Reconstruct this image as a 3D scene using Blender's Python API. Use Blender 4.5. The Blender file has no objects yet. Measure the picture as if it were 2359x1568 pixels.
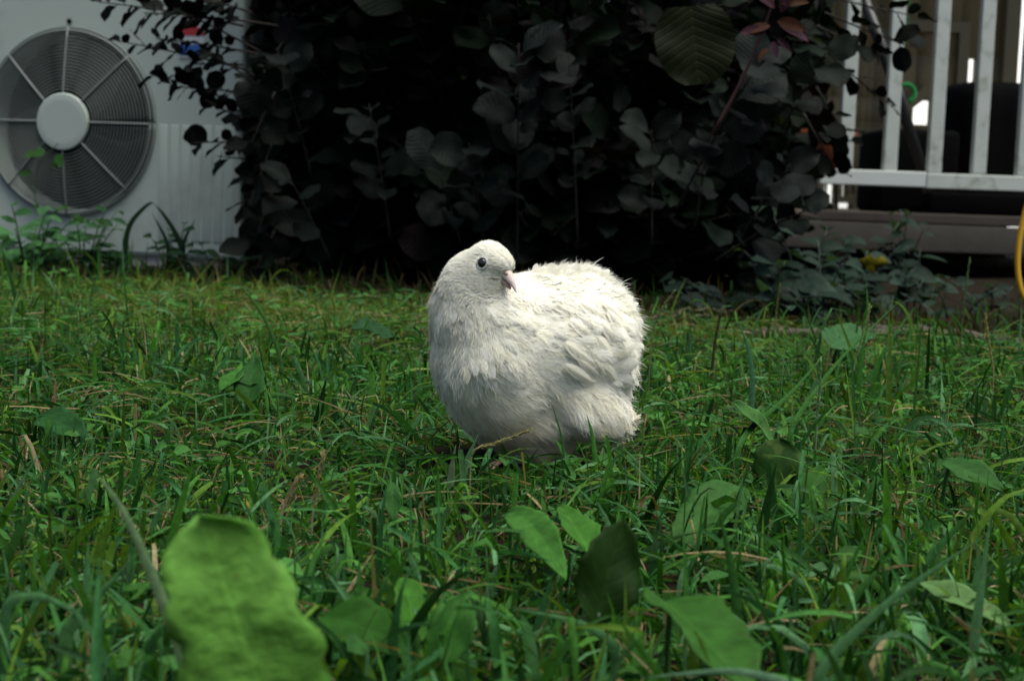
import bpy, math, random
import numpy as np
from mathutils import Matrix, Vector
R = math.radians
rng = np.random.default_rng(7)
random.seed(7)
sc = bpy.context.scene
COL = sc.collection

# ------------------------------------------------------------------ camera
CAM = np.array([0.0, 0.0, 0.209])
cam_d = bpy.data.cameras.new("camera")
cam_d.sensor_width = 23.7
cam_d.lens = 35.0
cam_d.clip_start = 0.02
cam_d.clip_end = 500
cam_d.dof.use_dof = True
cam_d.dof.focus_distance = 1.11
cam_d.dof.aperture_fstop = 9.8
cam = bpy.data.objects.new("camera", cam_d)
COL.objects.link(cam)
MC = Matrix.Translation(Vector(CAM)) @ Matrix.Rotation(R(90 - 5.63), 4, 'X') @ Matrix.Rotation(R(2.0), 4, 'Z')
cam.matrix_world = MC
sc.camera = cam
R3 = np.array(MC.to_3x3())

# ------------------------------------------------------------------ light
SUN_EL, SUN_AZ = 72.0, 120.0       # azimuth measured from +Y clockwise: behind the camera, to the right
w = bpy.data.worlds.new("World")
sc.world = w
w.use_nodes = True
nt = w.node_tree
sky = nt.nodes.new('ShaderNodeTexSky')
sky.sky_type = 'NISHITA'
sky.sun_disc = False
sky.sun_elevation = R(SUN_EL)
sky.sun_rotation = R(SUN_AZ)
sky.air_density = 1.0
sky.dust_density = 4.0
sky.ozone_density = 0.6
bg = nt.nodes['Background']
bg.inputs['Strength'].default_value = 0.060
nt.links.new(sky.outputs[0], bg.inputs['Color'])
sd = bpy.data.lights.new("sun", 'SUN')
sd.energy = 2.6
sd.angle = R(50)
sd.color = (0.98, 1.0, 0.89)
sun = bpy.data.objects.new("sun", sd)
COL.objects.link(sun)
az, el = R(SUN_AZ), R(SUN_EL)
sv = Vector((math.sin(az) * math.cos(el), math.cos(az) * math.cos(el), math.sin(el)))
sun.rotation_euler = sv.to_track_quat('Z', 'Y').to_euler()
sc.view_settings.view_transform = 'Standard'
sc.view_settings.look = 'None'
sc.view_settings.exposure = 0.93
sc.view_settings.gamma = 1.0
sc.cycles.use_denoising = True
sc.cycles.max_bounces = 6
sc.cycles.diffuse_bounces = 3
sc.cycles.transparent_max_bounces = 8

# ------------------------------------------------------------------ helpers
FD, CX, CY = 35.0 / 23.7 * 2359, 1179.5, 784.0

def at(dx, dy, Y):
    """a point of the photograph (2359 x 1568) at depth Y, in metres"""
    r = R3 @ np.array([(dx - CX) / FD, -(dy - CY) / FD, -1.0])
    return CAM + r * (Y / r[1])

def proj(P):
    q = (P - CAM) @ R3
    return np.stack([CX + FD * q[:, 0] / -q[:, 2], CY - FD * q[:, 1] / -q[:, 2]], 1)

def nrm(a):
    a = np.asarray(a, float)
    return a / np.maximum(np.linalg.norm(a, axis=-1, keepdims=True), 1e-12)

def tag(o, label=None, cat=None, group=None, kind=None):
    if label: o['label'] = label
    if cat: o['category'] = cat
    if group: o['group'] = group
    if kind: o['kind'] = kind
    return o

def empty(name, loc):
    o = bpy.data.objects.new(name, None)
    o.empty_display_size = 0.02
    COL.objects.link(o)
    o.location = Vector(loc)
    return o

class MB:
    """collects vertices and faces, built as ONE mesh"""
    def __init__(s):
        s.v, s.f, s.c, s.u, s.n = [], [], [], [], 0
    def add(s, V, F, C=None, UV=None):
        V = np.asarray(V, float).reshape(-1, 3)
        s.v.append(V)
        s.f.append(np.asarray(F, int) + s.n)
        s.n += len(V)
        s.c.append(np.ones((len(V), 3)) if C is None else np.broadcast_to(np.asarray(C, float), (len(V), 3)))
        s.u.append(np.zeros((len(V), 2)) if UV is None else UV)
        return s
    def build(s, name, mat, parent=None, smooth=True):
        me = bpy.data.meshes.new(name)
        V = np.concatenate(s.v)
        if parent is not None:
            V = V - np.array(world_loc(parent))
            org = None
        else:
            org = np.array([(V[:, 0].min() + V[:, 0].max()) / 2, (V[:, 1].min() + V[:, 1].max()) / 2, V[:, 2].min()])
            V = V - org
        C = np.concatenate(s.c)
        UV = np.concatenate(s.u)
        sizes = np.concatenate([np.full(len(f), f.shape[1]) for f in s.f])
        loops = np.concatenate([f.ravel() for f in s.f])
        me.vertices.add(len(V)); me.vertices.foreach_set('co', V.ravel())
        me.loops.add(len(loops)); me.loops.foreach_set('vertex_index', loops.astype(np.int32))
        me.polygons.add(len(sizes))
        me.polygons.foreach_set('loop_start', np.concatenate([[0], np.cumsum(sizes)[:-1]]).astype(np.int32))
        me.update(calc_edges=True)
        me.validate()
        ca = me.attributes.new('col', 'FLOAT_COLOR', 'POINT')
        ca.data.foreach_set('color', np.concatenate([C, np.ones((len(C), 1))], 1).ravel().astype(np.float32))
        uv = me.uv_layers.new(name='UVMap')
        if len(uv.data) == len(loops):
            uv.data.foreach_set('uv', UV[loops].ravel().astype(np.float32))
        me.polygons.foreach_set('use_smooth', np.full(len(me.polygons), smooth))
        me.materials.append(mat)
        o = bpy.data.objects.new(name, me)
        COL.objects.link(o)
        if parent is not None:
            o.parent = parent
        else:
            o.location = Vector(org)
        return o

def world_loc(o):
    p = np.zeros(3)
    while o is not None:
        p += np.array(o.location)
        o = o.parent
    return p

# profiles: half width along t
def pf_grass(t): return np.clip(1.0 - t ** 2.2, 0.02, 1) * (0.75 + 0.25 * np.minimum(t * 5, 1))
def pf_cut(t): return np.where(t > 0.97, 0.75, 1.0) * (0.8 + 0.2 * np.minimum(t * 5, 1))
def pf_leaf(t): return np.maximum(np.sin(np.pi * np.clip(t, 0, 1) ** 0.85) ** 0.75, 0.03)
def pf_obov(t): return np.maximum(np.sqrt(np.clip(1 - ((t - 0.6) / 0.405) ** 2, 0, 1)) * (t > 0.6) + (t <= 0.6) * np.sin(np.clip(t, 0, .6) / 0.6 * np.pi / 2) ** 1.25, 0.03)
def pf_round(t): return np.maximum(np.sin(np.pi * np.clip(t, 0, 1) ** 1.05) ** 0.55, 0.03)
def pf_ovate(t): return np.maximum(np.sin(np.pi * t ** 0.6) ** 0.8, 0.02)
def pf_feather(t): return np.maximum(np.sin(np.pi * (0.12 + 0.86 * t)) ** 0.6, 0.05)

def ribbons(mb, P, D, N, L, W, bend=0.5, grav=(0, 0, -1), seg=4, cols=2, prof=pf_grass, cup=0.0, color=(1, 1, 1), wave=0.0, twist=0.0):
    P, D, N = np.atleast_2d(P).astype(float), nrm(np.atleast_2d(D)), nrm(np.atleast_2d(N))
    n = len(P)
    L = np.broadcast_to(L, (n,)).astype(float); W = np.broadcast_to(W, (n,)).astype(float)
    bend = np.broadcast_to(bend, (n,)).astype(float); cup = np.broadcast_to(cup, (n,)).astype(float)
    G = np.broadcast_to(np.asarray(grav, float), (n, 3))
    S = nrm(np.cross(D, N))
    bad = np.linalg.norm(np.cross(D, N), axis=1) < 1e-3
    if bad.any(): S[bad] = nrm(np.cross(D[bad], np.array([0.3, 1, 0.2])))
    ts = np.linspace(0, 1, seg + 1)
    pos = P.copy()
    rows = []
    hw = prof(ts)
    ss = np.linspace(-1, 1, cols)
    ph = rng.uniform(0, 6.28, n)
    tw = np.broadcast_to(twist, (n,)).astype(float)
    for i, t in enumerate(ts):
        d = nrm(D + G * (bend * t)[:, None])
        if i: pos = pos + d * (L / seg)[:, None]
        Sn = nrm(S - d * np.sum(S * d, 1, keepdims=True))
        Nn = np.cross(Sn, d)
        if np.any(tw):
            a = tw * t
            Sn, Nn = Sn * np.cos(a)[:, None] + Nn * np.sin(a)[:, None], Nn * np.cos(a)[:, None] - Sn * np.sin(a)[:, None]
        for s in ss:
            q = pos + Sn * (s * hw[i] * W * 0.5)[:, None] + Nn * (cup * abs(s) * hw[i] * W)[:, None]
            if wave:
                q = q + Nn * (wave * W * abs(s) * np.sin(ph + t * 11 + s * 1.5))[:, None]
            rows.append(q)
    V = np.stack(rows, 1).reshape(-1, 3)
    K = (seg + 1) * cols
    fl = []
    for i in range(seg):
        for j in range(cols - 1):
            a = i * cols + j
            fl.append([a, a + 1, a + cols + 1, a + cols])
    F = (np.array(fl)[None] + (np.arange(n) * K)[:, None, None]).reshape(-1, 4)
    C = np.asarray(color, float)
    if C.ndim == 2: C = np.repeat(C, K, 0)
    uv = np.array([[(s + 1) / 2, t] for t in ts for s in ss])
    mb.add(V, F, C, np.tile(uv, (n, 1)))

def tube(mb, pts, rad, sides=6, color=(1, 1, 1)):
    pts = np.asarray(pts, float)
    n = len(pts)
    rad = np.broadcast_to(rad, (n,))
    T = nrm(np.gradient(pts, axis=0))
    ref = np.array([0.31, 0.17, 0.93]) if abs(T[0, 2]) < 0.9 else np.array([1.0, 0.1, 0.0])
    A = nrm(np.cross(T, ref)); B = np.cross(T, A)
    an = np.linspace(0, 2 * np.pi, sides, endpoint=False)
    V = (pts[:, None] + rad[:, None, None] * (A[:, None] * np.cos(an)[None, :, None] + B[:, None] * np.sin(an)[None, :, None])).reshape(-1, 3)
    F = [[i * sides + j, i * sides + (j + 1) % sides, (i + 1) * sides + (j + 1) % sides, (i + 1) * sides + j] for i in range(n - 1) for j in range(sides)]
    V = np.concatenate([V, pts[:1], pts[-1:]])
    mb.add(V, F, color)
    base = mb.n - len(V)
    tri = [[n * sides, (j + 1) % sides, j] for j in range(sides)] + [[n * sides + 1, (n - 1) * sides + j, (n - 1) * sides + (j + 1) % sides] for j in range(sides)]
    mb.f.append(np.array(tri) + base)

def box(mb, c, h, ax=None, bev=0.0, color=(1, 1, 1)):
    """box with centre c, half sizes h, axes ax (rows), chamfered edges"""
    c, h = np.asarray(c, float), np.asarray(h, float)
    ax = np.eye(3) if ax is None else np.asarray(ax, float)
    if bev <= 0:
        s = np.array([[x, y, z] for z in (-1, 1) for y in (-1, 1) for x in (-1, 1)])
        V = c + (s * h) @ ax
        F = [[0, 2, 3, 1], [4, 5, 7, 6], [0, 1, 5, 4], [2, 6, 7, 3], [0, 4, 6, 2], [1, 3, 7, 5]]
        mb.add(V, F, color); return
    import bmesh
    bm = bmesh.new()
    bmesh.ops.create_cube(bm, size=2)
    for v in bm.verts: v.co = Vector((v.co.x * h[0], v.co.y * h[1], v.co.z * h[2]))
    bmesh.ops.bevel(bm, geom=bm.edges[:], offset=bev, segments=3, profile=0.5, affect='EDGES')
    bm.verts.ensure_lookup_table()
    V = np.array([v.co[:] for v in bm.verts]) @ ax + c
    groups = {}
    for f in bm.faces:
        groups.setdefault(len(f.verts), []).append([v.index for v in f.verts])
    bm.verts.index_update()
    base = mb.n
    first = True
    for k, fl in groups.items():
        if first:
            mb.add(V, fl, color); first = False
        else:
            mb.f.append(np.array(fl) + base)
    bm.free()

def bez(p0, p1, p2, n=12):
    t = np.linspace(0, 1, n)[:, None]
    p0, p1, p2 = map(np.asarray, (p0, p1, p2))
    return (1 - t) ** 2 * p0 + 2 * t * (1 - t) * p1 + t ** 2 * p2

# ------------------------------------------------------------------ materials
def mat(name):
    m = bpy.data.materials.new(name)
    m.use_nodes = True
    t = m.node_tree
    return m, t, t.nodes['Principled BSDF'], t.nodes['Material Output']

def N(t, typ, **kw):
    n = t.nodes.new(typ)
    for k, v in kw.items():
        if k.startswith('_'): setattr(n, k[1:], v)
        else: n.inputs[k.replace('__', ' ')].default_value = v
    return n

def simple(name, col, rough=0.6, var=0.15, scale=20, bump=0.0, spec=0.5, metal=0.0, dirt=None, dirt_scale=4, dirt_lo=0.5):
    m, t, b, o = mat(name)
    tc = N(t, 'ShaderNodeTexCoord')
    no = N(t, 'ShaderNodeTexNoise', Scale=scale, Detail=6.0)
    t.links.new(tc.outputs['Object'], no.inputs['Vector'])
    mr = N(t, 'ShaderNodeMapRange'); mr.inputs['To Min'].default_value = 1 - var; mr.inputs['To Max'].default_value = 1 + var
    t.links.new(no.outputs[0], mr.inputs[0])
    mx = N(t, 'ShaderNodeMix', _data_type='RGBA', _blend_type='MULTIPLY'); mx.inputs[0].default_value = 1
    mx.inputs[6].default_value = (*col, 1)
    t.links.new(mr.outputs[0], mx.inputs[7])
    out = mx.outputs[2]
    if dirt:
        n2 = N(t, 'ShaderNodeTexNoise', Scale=dirt_scale, Detail=8.0, Roughness=0.65)
        t.links.new(tc.outputs['Object'], n2.inputs['Vector'])
        m2 = N(t, 'ShaderNodeMapRange'); m2.inputs['From Min'].default_value = dirt_lo; m2.inputs['From Max'].default_value = dirt_lo + 0.2
        t.links.new(n2.outputs[0], m2.inputs[0])
        mm = N(t, 'ShaderNodeMix', _data_type='RGBA')
        t.links.new(m2.outputs[0], mm.inputs[0]); t.links.new(out, mm.inputs[6]); mm.inputs[7].default_value = (*dirt, 1)
        out = mm.outputs[2]
    t.links.new(out, b.inputs['Base Color'])
    b.inputs['Roughness'].default_value = rough
    b.inputs['Specular IOR Level'].default_value = spec
    b.inputs['Metallic'].default_value = metal
    if bump:
        bp = N(t, 'ShaderNodeBump', Strength=bump, Distance=0.01)
        t.links.new(no.outputs[0], bp.inputs['Height']); t.links.new(bp.outputs[0], b.inputs['Normal'])
    return m

def leafy(name, rough=0.45, trans=0.35, vb=0.12, veins=0.0, spots=None, spec=0.5, vein_n=14, tint=(1, 1, 1), noise=300):
    """leaf / blade: colour from attribute, light passes through"""
    m, t, b, o = mat(name)
    at_ = N(t, 'ShaderNodeAttribute', _attribute_name='col')
    tc = N(t, 'ShaderNodeTexCoord')
    no = N(t, 'ShaderNodeTexNoise', Scale=noise, Detail=4.0)
    t.links.new(tc.outputs['Object'], no.inputs['Vector'])
    mr = N(t, 'ShaderNodeMapRange'); mr.inputs['From Min'].default_value = 0.3; mr.inputs['From Max'].default_value = 0.7
    mr.inputs['To Min'].default_value = 0.75; mr.inputs['To Max'].default_value = 1.25
    t.links.new(no.outputs[0], mr.inputs[0])
    mx = N(t, 'ShaderNodeMix', _data_type='RGBA', _blend_type='MULTIPLY'); mx.inputs[0].default_value = 1
    t.links.new(at_.outputs['Color'], mx.inputs[6]); t.links.new(mr.outputs[0], mx.inputs[7])
    out = mx.outputs[2]
    sep = N(t, 'ShaderNodeSeparateXYZ'); t.links.new(tc.outputs['UV'], sep.inputs[0])
    def math_(op, a, b2=None, c=None):
        n = N(t, 'ShaderNodeMath', _operation=op)
        for i, x in enumerate((a, b2, c)):
            if x is None: continue
            if isinstance(x, (int, float)): n.inputs[i].default_value = x
            else: t.links.new(x, n.inputs[i])
        return n.outputs[0]
    d = math_('ABSOLUTE', math_('SUBTRACT', sep.outputs[0], 0.5))
    if veins:
        mid = math_('LESS_THAN', d, 0.02)
        ph = math_('SINE', math_('MULTIPLY', math_('SUBTRACT', sep.outputs[1], math_('MULTIPLY', d, 0.55)), vein_n * 6.283))
        v = math_('POWER', math_('MULTIPLY_ADD', ph, 0.5, 0.5), 5.0)
        vm = math_('MAXIMUM', math_('MULTIPLY', v, 0.45), mid)
        mm = N(t, 'ShaderNodeMix', _data_type='RGBA', _blend_type='ADD')
        t.links.new(math_('MULTIPLY', vm, veins), mm.inputs[0]); t.links.new(out, mm.inputs[6]); t.links.new(at_.outputs['Color'], mm.inputs[7])
        out = mm.outputs[2]
        bp = N(t, 'ShaderNodeBump', Strength=vb, Distance=0.001)
        t.links.new(math_('MULTIPLY', v, -1.0), bp.inputs['Height']); t.links.new(bp.outputs[0], b.inputs['Normal'])
    else:
        # fine lengthwise lines of a blade
        pass
    if spots:
        n2 = N(t, 'ShaderNodeTexNoise', Scale=spots[1], Detail=5.0)
        t.links.new(tc.outputs['Object'], n2.inputs['Vector'])
        m2 = N(t, 'ShaderNodeMapRange'); m2.inputs['From Min'].default_value = spots[2]; m2.inputs['From Max'].default_value = spots[2] + 0.08
        t.links.new(n2.outputs[0], m2.inputs[0])
        mm = N(t, 'ShaderNodeMix', _data_type='RGBA')
        t.links.new(m2.outputs[0], mm.inputs[0]); t.links.new(out, mm.inputs[6]); mm.inputs[7].default_value = (*spots[0], 1)
        out = mm.outputs[2]
    t.links.new(out, b.inputs['Base Color'])
    b.inputs['Roughness'].default_value = rough
    b.inputs['Specular IOR Level'].default_value = spec
    if trans:
        tr = N(t, 'ShaderNodeBsdfTranslucent')
        t2 = N(t, 'ShaderNodeMix', _data_type='RGBA', _blend_type='MULTIPLY'); t2.inputs[0].default_value = 1
        t.links.new(out, t2.inputs[6]); t2.inputs[7].default_value = (1.5 * tint[0], 1.6 * tint[1], 0.6 * tint[2], 1)
        t.links.new(t2.outputs[2], tr.inputs[0])
        ms = N(t, 'ShaderNodeMixShader'); ms.inputs[0].default_value = trans
        t.links.new(b.outputs[0], ms.inputs[1]); t.links.new(tr.outputs[0], ms.inputs[2])
        t.links.new(ms.outputs[0], o.inputs['Surface'])
    return m

M_grass = leafy('grass_blade', 0.6, 0.3, spec=0.07)
M_weed = leafy('weed_leaf', 0.6, 0.3, veins=0.22, vein_n=6, spec=0.08, noise=120, spots=((0.05, 0.045, 0.02), 160, 0.66))
M_bigleaf = leafy('spotted_leaf', 0.6, 0.3, veins=0.12, vein_n=6, spots=((0.04, 0.075, 0.015), 75, 0.56), spec=0.06, noise=60)
M_smoke = leafy('smoke_bush_leaf', 0.62, 0.12, vb=0.5, veins=0.6, vein_n=9, spec=0.08, noise=80)
M_bark = simple('bark', (0.014, 0.010, 0.008), 0.9, 0.4, 60, 0.5)
M_stem = leafy('green_stem', 0.6, 0.0)

M_crinkle = leafy('crinkled_leaf', 0.6, 0.3, vb=0.15, veins=0.3, vein_n=5, spec=0.2, noise=70, spots=((0.12, 0.18, 0.04), 130, 0.68))
_t = M_crinkle.node_tree; _n = N(_t, 'ShaderNodeTexNoise', Scale=95.0, Detail=3.0); _b = N(_t, 'ShaderNodeBump', Strength=0.7, Distance=0.004)
_tc = N(_t, 'ShaderNodeTexCoord'); _t.links.new(_tc.outputs['Object'], _n.inputs['Vector']); _t.links.new(_n.outputs[0], _b.inputs['Height']); _t.links.new(_b.outputs[0], _t.nodes['Principled BSDF'].inputs['Normal'])
def soil_mat():
    m, t, b, o = mat('soil')
    tc = N(t, 'ShaderNodeTexCoord')
    n1 = N(t, 'ShaderNodeTexNoise', Scale=35.0, Detail=9.0, Roughness=0.7)
    t.links.new(tc.outputs['Object'], n1.inputs['Vector'])
    cr = N(t, 'ShaderNodeValToRGB')
    cr.color_ramp.elements[0].position = 0.35; cr.color_ramp.elements[0].color = (0.006, 0.005, 0.004, 1)
    cr.color_ramp.elements[1].position = 0.75; cr.color_ramp.elements[1].color = (0.028, 0.021, 0.014, 1)
    t.links.new(n1.outputs[0], cr.inputs[0]); t.links.new(cr.outputs[0], b.inputs['Base Color'])
    b.inputs['Roughness'].default_value = 0.95
    b.inputs['Specular IOR Level'].default_value = 0.04
    bp = N(t, 'ShaderNodeBump', Strength=1.0, Distance=0.01)
    t.links.new(n1.outputs[0], bp.inputs['Height']); t.links.new(bp.outputs[0], b.inputs['Normal'])
    return m
M_soil = soil_mat()

def feather_mat(name, col, rough=0.75):
    m, t, b, o = mat(name)
    a = N(t, 'ShaderNodeAttribute', _attribute_name='col')
    mx = N(t, 'ShaderNodeMix', _data_type='RGBA', _blend_type='MULTIPLY'); mx.inputs[0].default_value = 1
    t.links.new(a.outputs['Color'], mx.inputs[6]); mx.inputs[7].default_value = (*col, 1)
    t.links.new(mx.outputs[2], b.inputs['Base Color'])
    b.inputs['Roughness'].default_value = rough
    b.inputs['Specular IOR Level'].default_value = 0.15
    tr = N(t, 'ShaderNodeBsdfTranslucent'); t.links.new(mx.outputs[2], tr.inputs[0])
    ms = N(t, 'ShaderNodeMixShader'); ms.inputs[0].default_value = 0.3
    t.links.new(b.outputs[0], ms.inputs[1]); t.links.new(tr.outputs[0], ms.inputs[2])
    t.links.new(ms.outputs[0], o.inputs['Surface'])
    return m
M_feather = feather_mat('white_feather', (0.95, 0.93, 0.875))
M_skinwhite = simple('down', (0.82, 0.79, 0.70), 0.9, 0.05, 400)
M_beak = simple('beak_horn', (0.72, 0.57, 0.53), 0.35, 0.12, 250, 0.05)
M_beakdark = simple('beak_flesh', (0.62, 0.40, 0.35), 0.45, 0.15, 300, 0.1)
M_eye = simple('eye_black', (0.012, 0.011, 0.012), 0.08, 0.0, 10, spec=0.8)
M_lid = simple('eyelid_skin', (0.60, 0.59, 0.56), 0.6, 0.2, 900, 0.3)
M_leg = simple('leg_skin', (0.20, 0.12, 0.09), 0.55, 0.2, 500, 0.3)

# ------------------------------------------------------------------ ground
def gz(x, y):
    return 0.006 * np.sin(x * 7 + 1.3) * np.cos(y * 5.1) + 0.004 * np.sin(x * 17 + y * 13)

def grid_axis(lo, hi, a, b, step, far):
    near = np.arange(a, b + 1e-6, step)
    left = -np.geomspace(-a + 0.4, far, 12)[::-1] if a < 0 else np.array([])
    right = np.geomspace(b + 0.4, far, 12)
    return near, right
nx = np.concatenate([-np.geomspace(3.4, 90, 10)[::-1], np.arange(-3, 3.01, 0.05), np.geomspace(3.4, 90, 10)])
ny = np.concatenate([-np.geomspace(1.0, 40, 8)[::-1], np.arange(-0.6, 5.51, 0.05), np.geomspace(6, 200, 12)])
XX, YY = np.meshgrid(nx, ny)
near = (np.abs(XX) < 3.1) & (YY > -0.7) & (YY < 5.6)
ZZ = np.where(near, gz(XX, YY), 0)
gm = MB()
V = np.stack([XX, YY, ZZ], -1).reshape(-1, 3)
w_ = len(nx)
ii, jj = np.meshgrid(np.arange(len(ny) - 1), np.arange(w_ - 1), indexing='ij')
b0 = (ii * w_ + jj).ravel()
gm.add(V, np.stack([b0, b0 + 1, b0 + w_ + 1, b0 + w_], 1))
o = gm.build('ground', M_soil)
tag(o, kind='structure')

# ------------------------------------------------------------------ quail
QY = 1.13
MM = 0.001
Cq = at(1225, 1092, QY)
quail = empty('quail', (Cq[0], QY, 0.0))
tag(quail, 'white fluffy quail standing in the grass with its head turned to the right', 'bird')
HC = at(1122, 613, QY - 0.050)
hf = nrm([0.78, -0.45, -0.43]); hu = np.array([0.1, -0.05, 1.0]); hu = nrm(hu - hf * hu.dot(hf)); hs = np.cross(hf, hu)
if hs[1] > 0: hs = -hs
ELL = []
def E(dx, dy, off, rx, ry, rz, rot=0.0, fr=None):
    c = at(dx, dy, QY + off * MM)
    if fr is None:
        a = R(rot)
        fr = np.array([[math.cos(a), 0, -math.sin(a)], [0, 1, 0], [math.sin(a), 0, math.cos(a)]])
    ELL.append((c, np.array([rx, ry, rz]) * MM, fr))
E(1236, 805, 0, 67, 50, 58)
E(1122, 800, -26, 41, 40, 55, 0)
E(1155, 905, -18, 36, 36, 36)
E(1094, 712, -36, 31, 27, 30)
E(1088, 655, -44, 21, 19, 24)
HFR = np.array([hf, hs, hu])
ELL.append((HC - hf * 1.0 * MM, np.array([13.4, 14.6, 16.2]) * MM, HFR))
ELL.append((HC + (hf * 5.0 + hu * 7.4) * MM, np.array([13.0, 9.6, 7.6]) * MM, HFR))
ELL.append((HC + (hf * 7.0 - hu * 3.0) * MM, np.array([6.2, 4.4, 5.6]) * MM, HFR))
E(1112, 652, -48, 14, 12, 11)
E(1325, 748, 8, 40, 42, 42)
E(1378, 805, 5, 24, 38, 46)
E(1320, 925, -15, 37, 26, 27, 14)
E(1390, 940, -4, 16, 21, 17)
E(1205, 965, -4, 38, 36, 25)
E(1222, 1022, -2, 24, 24, 16)

def sdf(P):
    acc = None
    for c, r, fr in ELL:
        q = (P - c) @ fr.T
        k0 = np.linalg.norm(q / r, axis=1)
        k1 = np.linalg.norm(q / (r * r), axis=1)
        d = k0 * (k0 - 1.0) / np.maximum(k1, 1e-9)
        if acc is None: acc = d
        else:
            k = 0.009
            h = np.clip(0.5 + 0.5 * (acc - d) / k, 0, 1)
            acc = acc * (1 - h) + d * h - k * h * (1 - h)
    return acc

def sgrad(P):
    e = 4e-4
    return nrm(np.stack([sdf(P + np.eye(3)[i] * e) - sdf(P - np.eye(3)[i] * e) for i in range(3)], 1))

lo = np.min([c - r.max() for c, r, _ in ELL], 0) - 0.008
hi = np.max([c + r.max() for c, r, _ in ELL], 0) + 0.008
st = 0.0022
gx, gy, gzv = [np.arange(lo[i], hi[i], st) for i in range(3)]
GX, GY, GZ = np.meshgrid(gx, gy, gzv, indexing='ij')
Dv = sdf(np.stack([GX, GY, GZ], -1).reshape(-1, 3)).reshape(GX.shape)
ins = Dv < 0
cc = np.zeros(tuple(s - 1 for s in ins.shape), int)
for a in (0, 1):
    for b in (0, 1):
        for c in (0, 1):
            cc += ins[a:a + cc.shape[0], b:b + cc.shape[1], c:c + cc.shape[2]]
act = (cc > 0) & (cc < 8)
idx = -np.ones(act.shape, int)
idx[act] = np.arange(act.sum())
ai = np.argwhere(act)
BV = lo + (ai + 0.5) * st
for _ in range(4):
    BV = BV - sgrad(BV) * sdf(BV)[:, None] * 0.9
quads = []
for ax_ in range(3):
    s0 = [slice(0, -1) if i == ax_ else slice(1, -1) for i in range(3)]
    s1 = [slice(1, None) if i == ax_ else slice(1, -1) for i in range(3)]
    A0, A1 = ins[tuple(s0)], ins[tuple(s1)]
    e = np.argwhere(A0 != A1)
    flip = A0[tuple(e.T)]
    off = np.ones(3, int); off[ax_] = 0
    e = e + off
    u, v = (ax_ + 1) % 3, (ax_ + 2) % 3
    eu = np.zeros(3, int); eu[u] = 1
    ev = np.zeros(3, int); ev[v] = 1
    q = [idx[tuple((e - du * eu - dv * ev).T)] for du, dv in ((1, 1), (0, 1), (0, 0), (1, 0))]
    q = np.stack(q, 1)
    q[~flip] = q[~flip][:, ::-1]
    quads.append(q)
BF = np.concatenate(quads)
mb = MB(); mb.add(BV, BF)
mb.build('body', M_skinwhite, quail)

# eyes
def ray_surface(c, d):
    t = 0.0
    for _ in range(60):
        s = sdf((c + d * t)[None])[0]
        t -= s * 0.8 if s > 0 else s * 0.8
    return t
def eye_part(sgn):
    d = nrm(hs * sgn * 1.0 + hf * 0.20 + hu * 0.30)
    lo_, hi_ = 0.004, 0.03
    for _ in range(30):
        m_ = (lo_ + hi_) / 2
        if sdf((HC + d * m_)[None])[0] < 0: lo_ = m_
        else: hi_ = m_
    p = HC + d * hi_
    return p, nrm(hs * sgn + hf * 0.12 + hu * 0.12)
def sphere(mb, c, r, n=20, fr=np.eye(3), color=(1, 1, 1)):
    th = np.linspace(0, np.pi, n // 2 + 1); ph = np.linspace(0, 2 * np.pi, n, endpoint=False)
    V = np.array([[math.sin(a) * math.cos(b), math.sin(a) * math.sin(b), math.cos(a)] for a in th for b in ph]) * r @ fr + c
    F = [[i * n + j, (i + 1) * n + j, (i + 1) * n + (j + 1) % n, i * n + (j + 1) % n] for i in range(n // 2) for j in range(n)]
    mb.add(V, F, color)
eyes = []
for sgn in (1, -1):
    p, d = eye_part(sgn)
    eyes.append((p, d))
    mb = MB(); sphere(mb, p - d * 2.2 * MM, 4.2 * MM, 28)
    eo = mb.build('eye', M_eye, quail)
    a = nrm(np.cross(d, hf)); b = np.cross(d, a)
    # eyelid: an almond ring, and the bare skin around it
    mb = MB()
    for rr, mi, lift in ((3.7, 0.38, 0.75), (4.3, 0.5, 0.3)):
        an = np.linspace(0, 2 * np.pi, 33)
        pts = p + d * lift * MM + (np.outer(np.cos(an), a) * 1.12 + np.outer(np.sin(an), b) * 0.92) * rr * MM
        tube(mb, pts, mi * MM, 8)
    mb.build('eyelid', M_lid, eo)
# beak
def loft(mb, path, hts, wds, lowflat=1.0):
    n = 16
    an = np.linspace(0, 2 * np.pi, n, endpoint=False)
    V = []
    for p, h, w2 in zip(path, hts, wds):
        for a in an:
            y = math.sin(a); y = y * (lowflat if y < 0 else 1)
            V.append(p + hu * h * y * MM + hs * w2 * math.cos(a) * MM)
    m_ = len(path)
    F = [[i * n + j, i * n + (j + 1) % n, (i + 1) * n + (j + 1) % n, (i + 1) * n + j] for i in range(m_ - 1) for j in range(n)]
    mb.add(V, F)
    mb.f.append(np.array([[(m_ - 1) * n + j for j in range(n)]]) + mb.n - len(V))
BB = HC + (hf * 12.6 + hu * 1.6) * MM
tt = np.linspace(0, 1, 14)
mb = MB()
path = [BB + (hf * (17.4 * t) + hu * (0.9 - 3.4 * t - 4.2 * t ** 3)) * MM for t in tt]
loft(mb, path, 6.4 * (1 - tt) ** 0.66 + 0.35, 5.2 * (1 - tt) ** 0.75 + 0.3, 0.5)
ub = mb.build('upper_beak', M_beak, quail)
mb = MB()
path = [BB + (hf * (14.4 * t - 2) + hu * (-3.2 - 1.0 * t - 2.2 * t * t)) * MM for t in tt]
loft(mb, path, 2.6 * (1 - tt) ** 0.45 + 0.25, 4.5 * (1 - tt) ** 0.6 + 0.3, 1.1)
mb.build('lower_beak', M_beakdark, quail)
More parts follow.
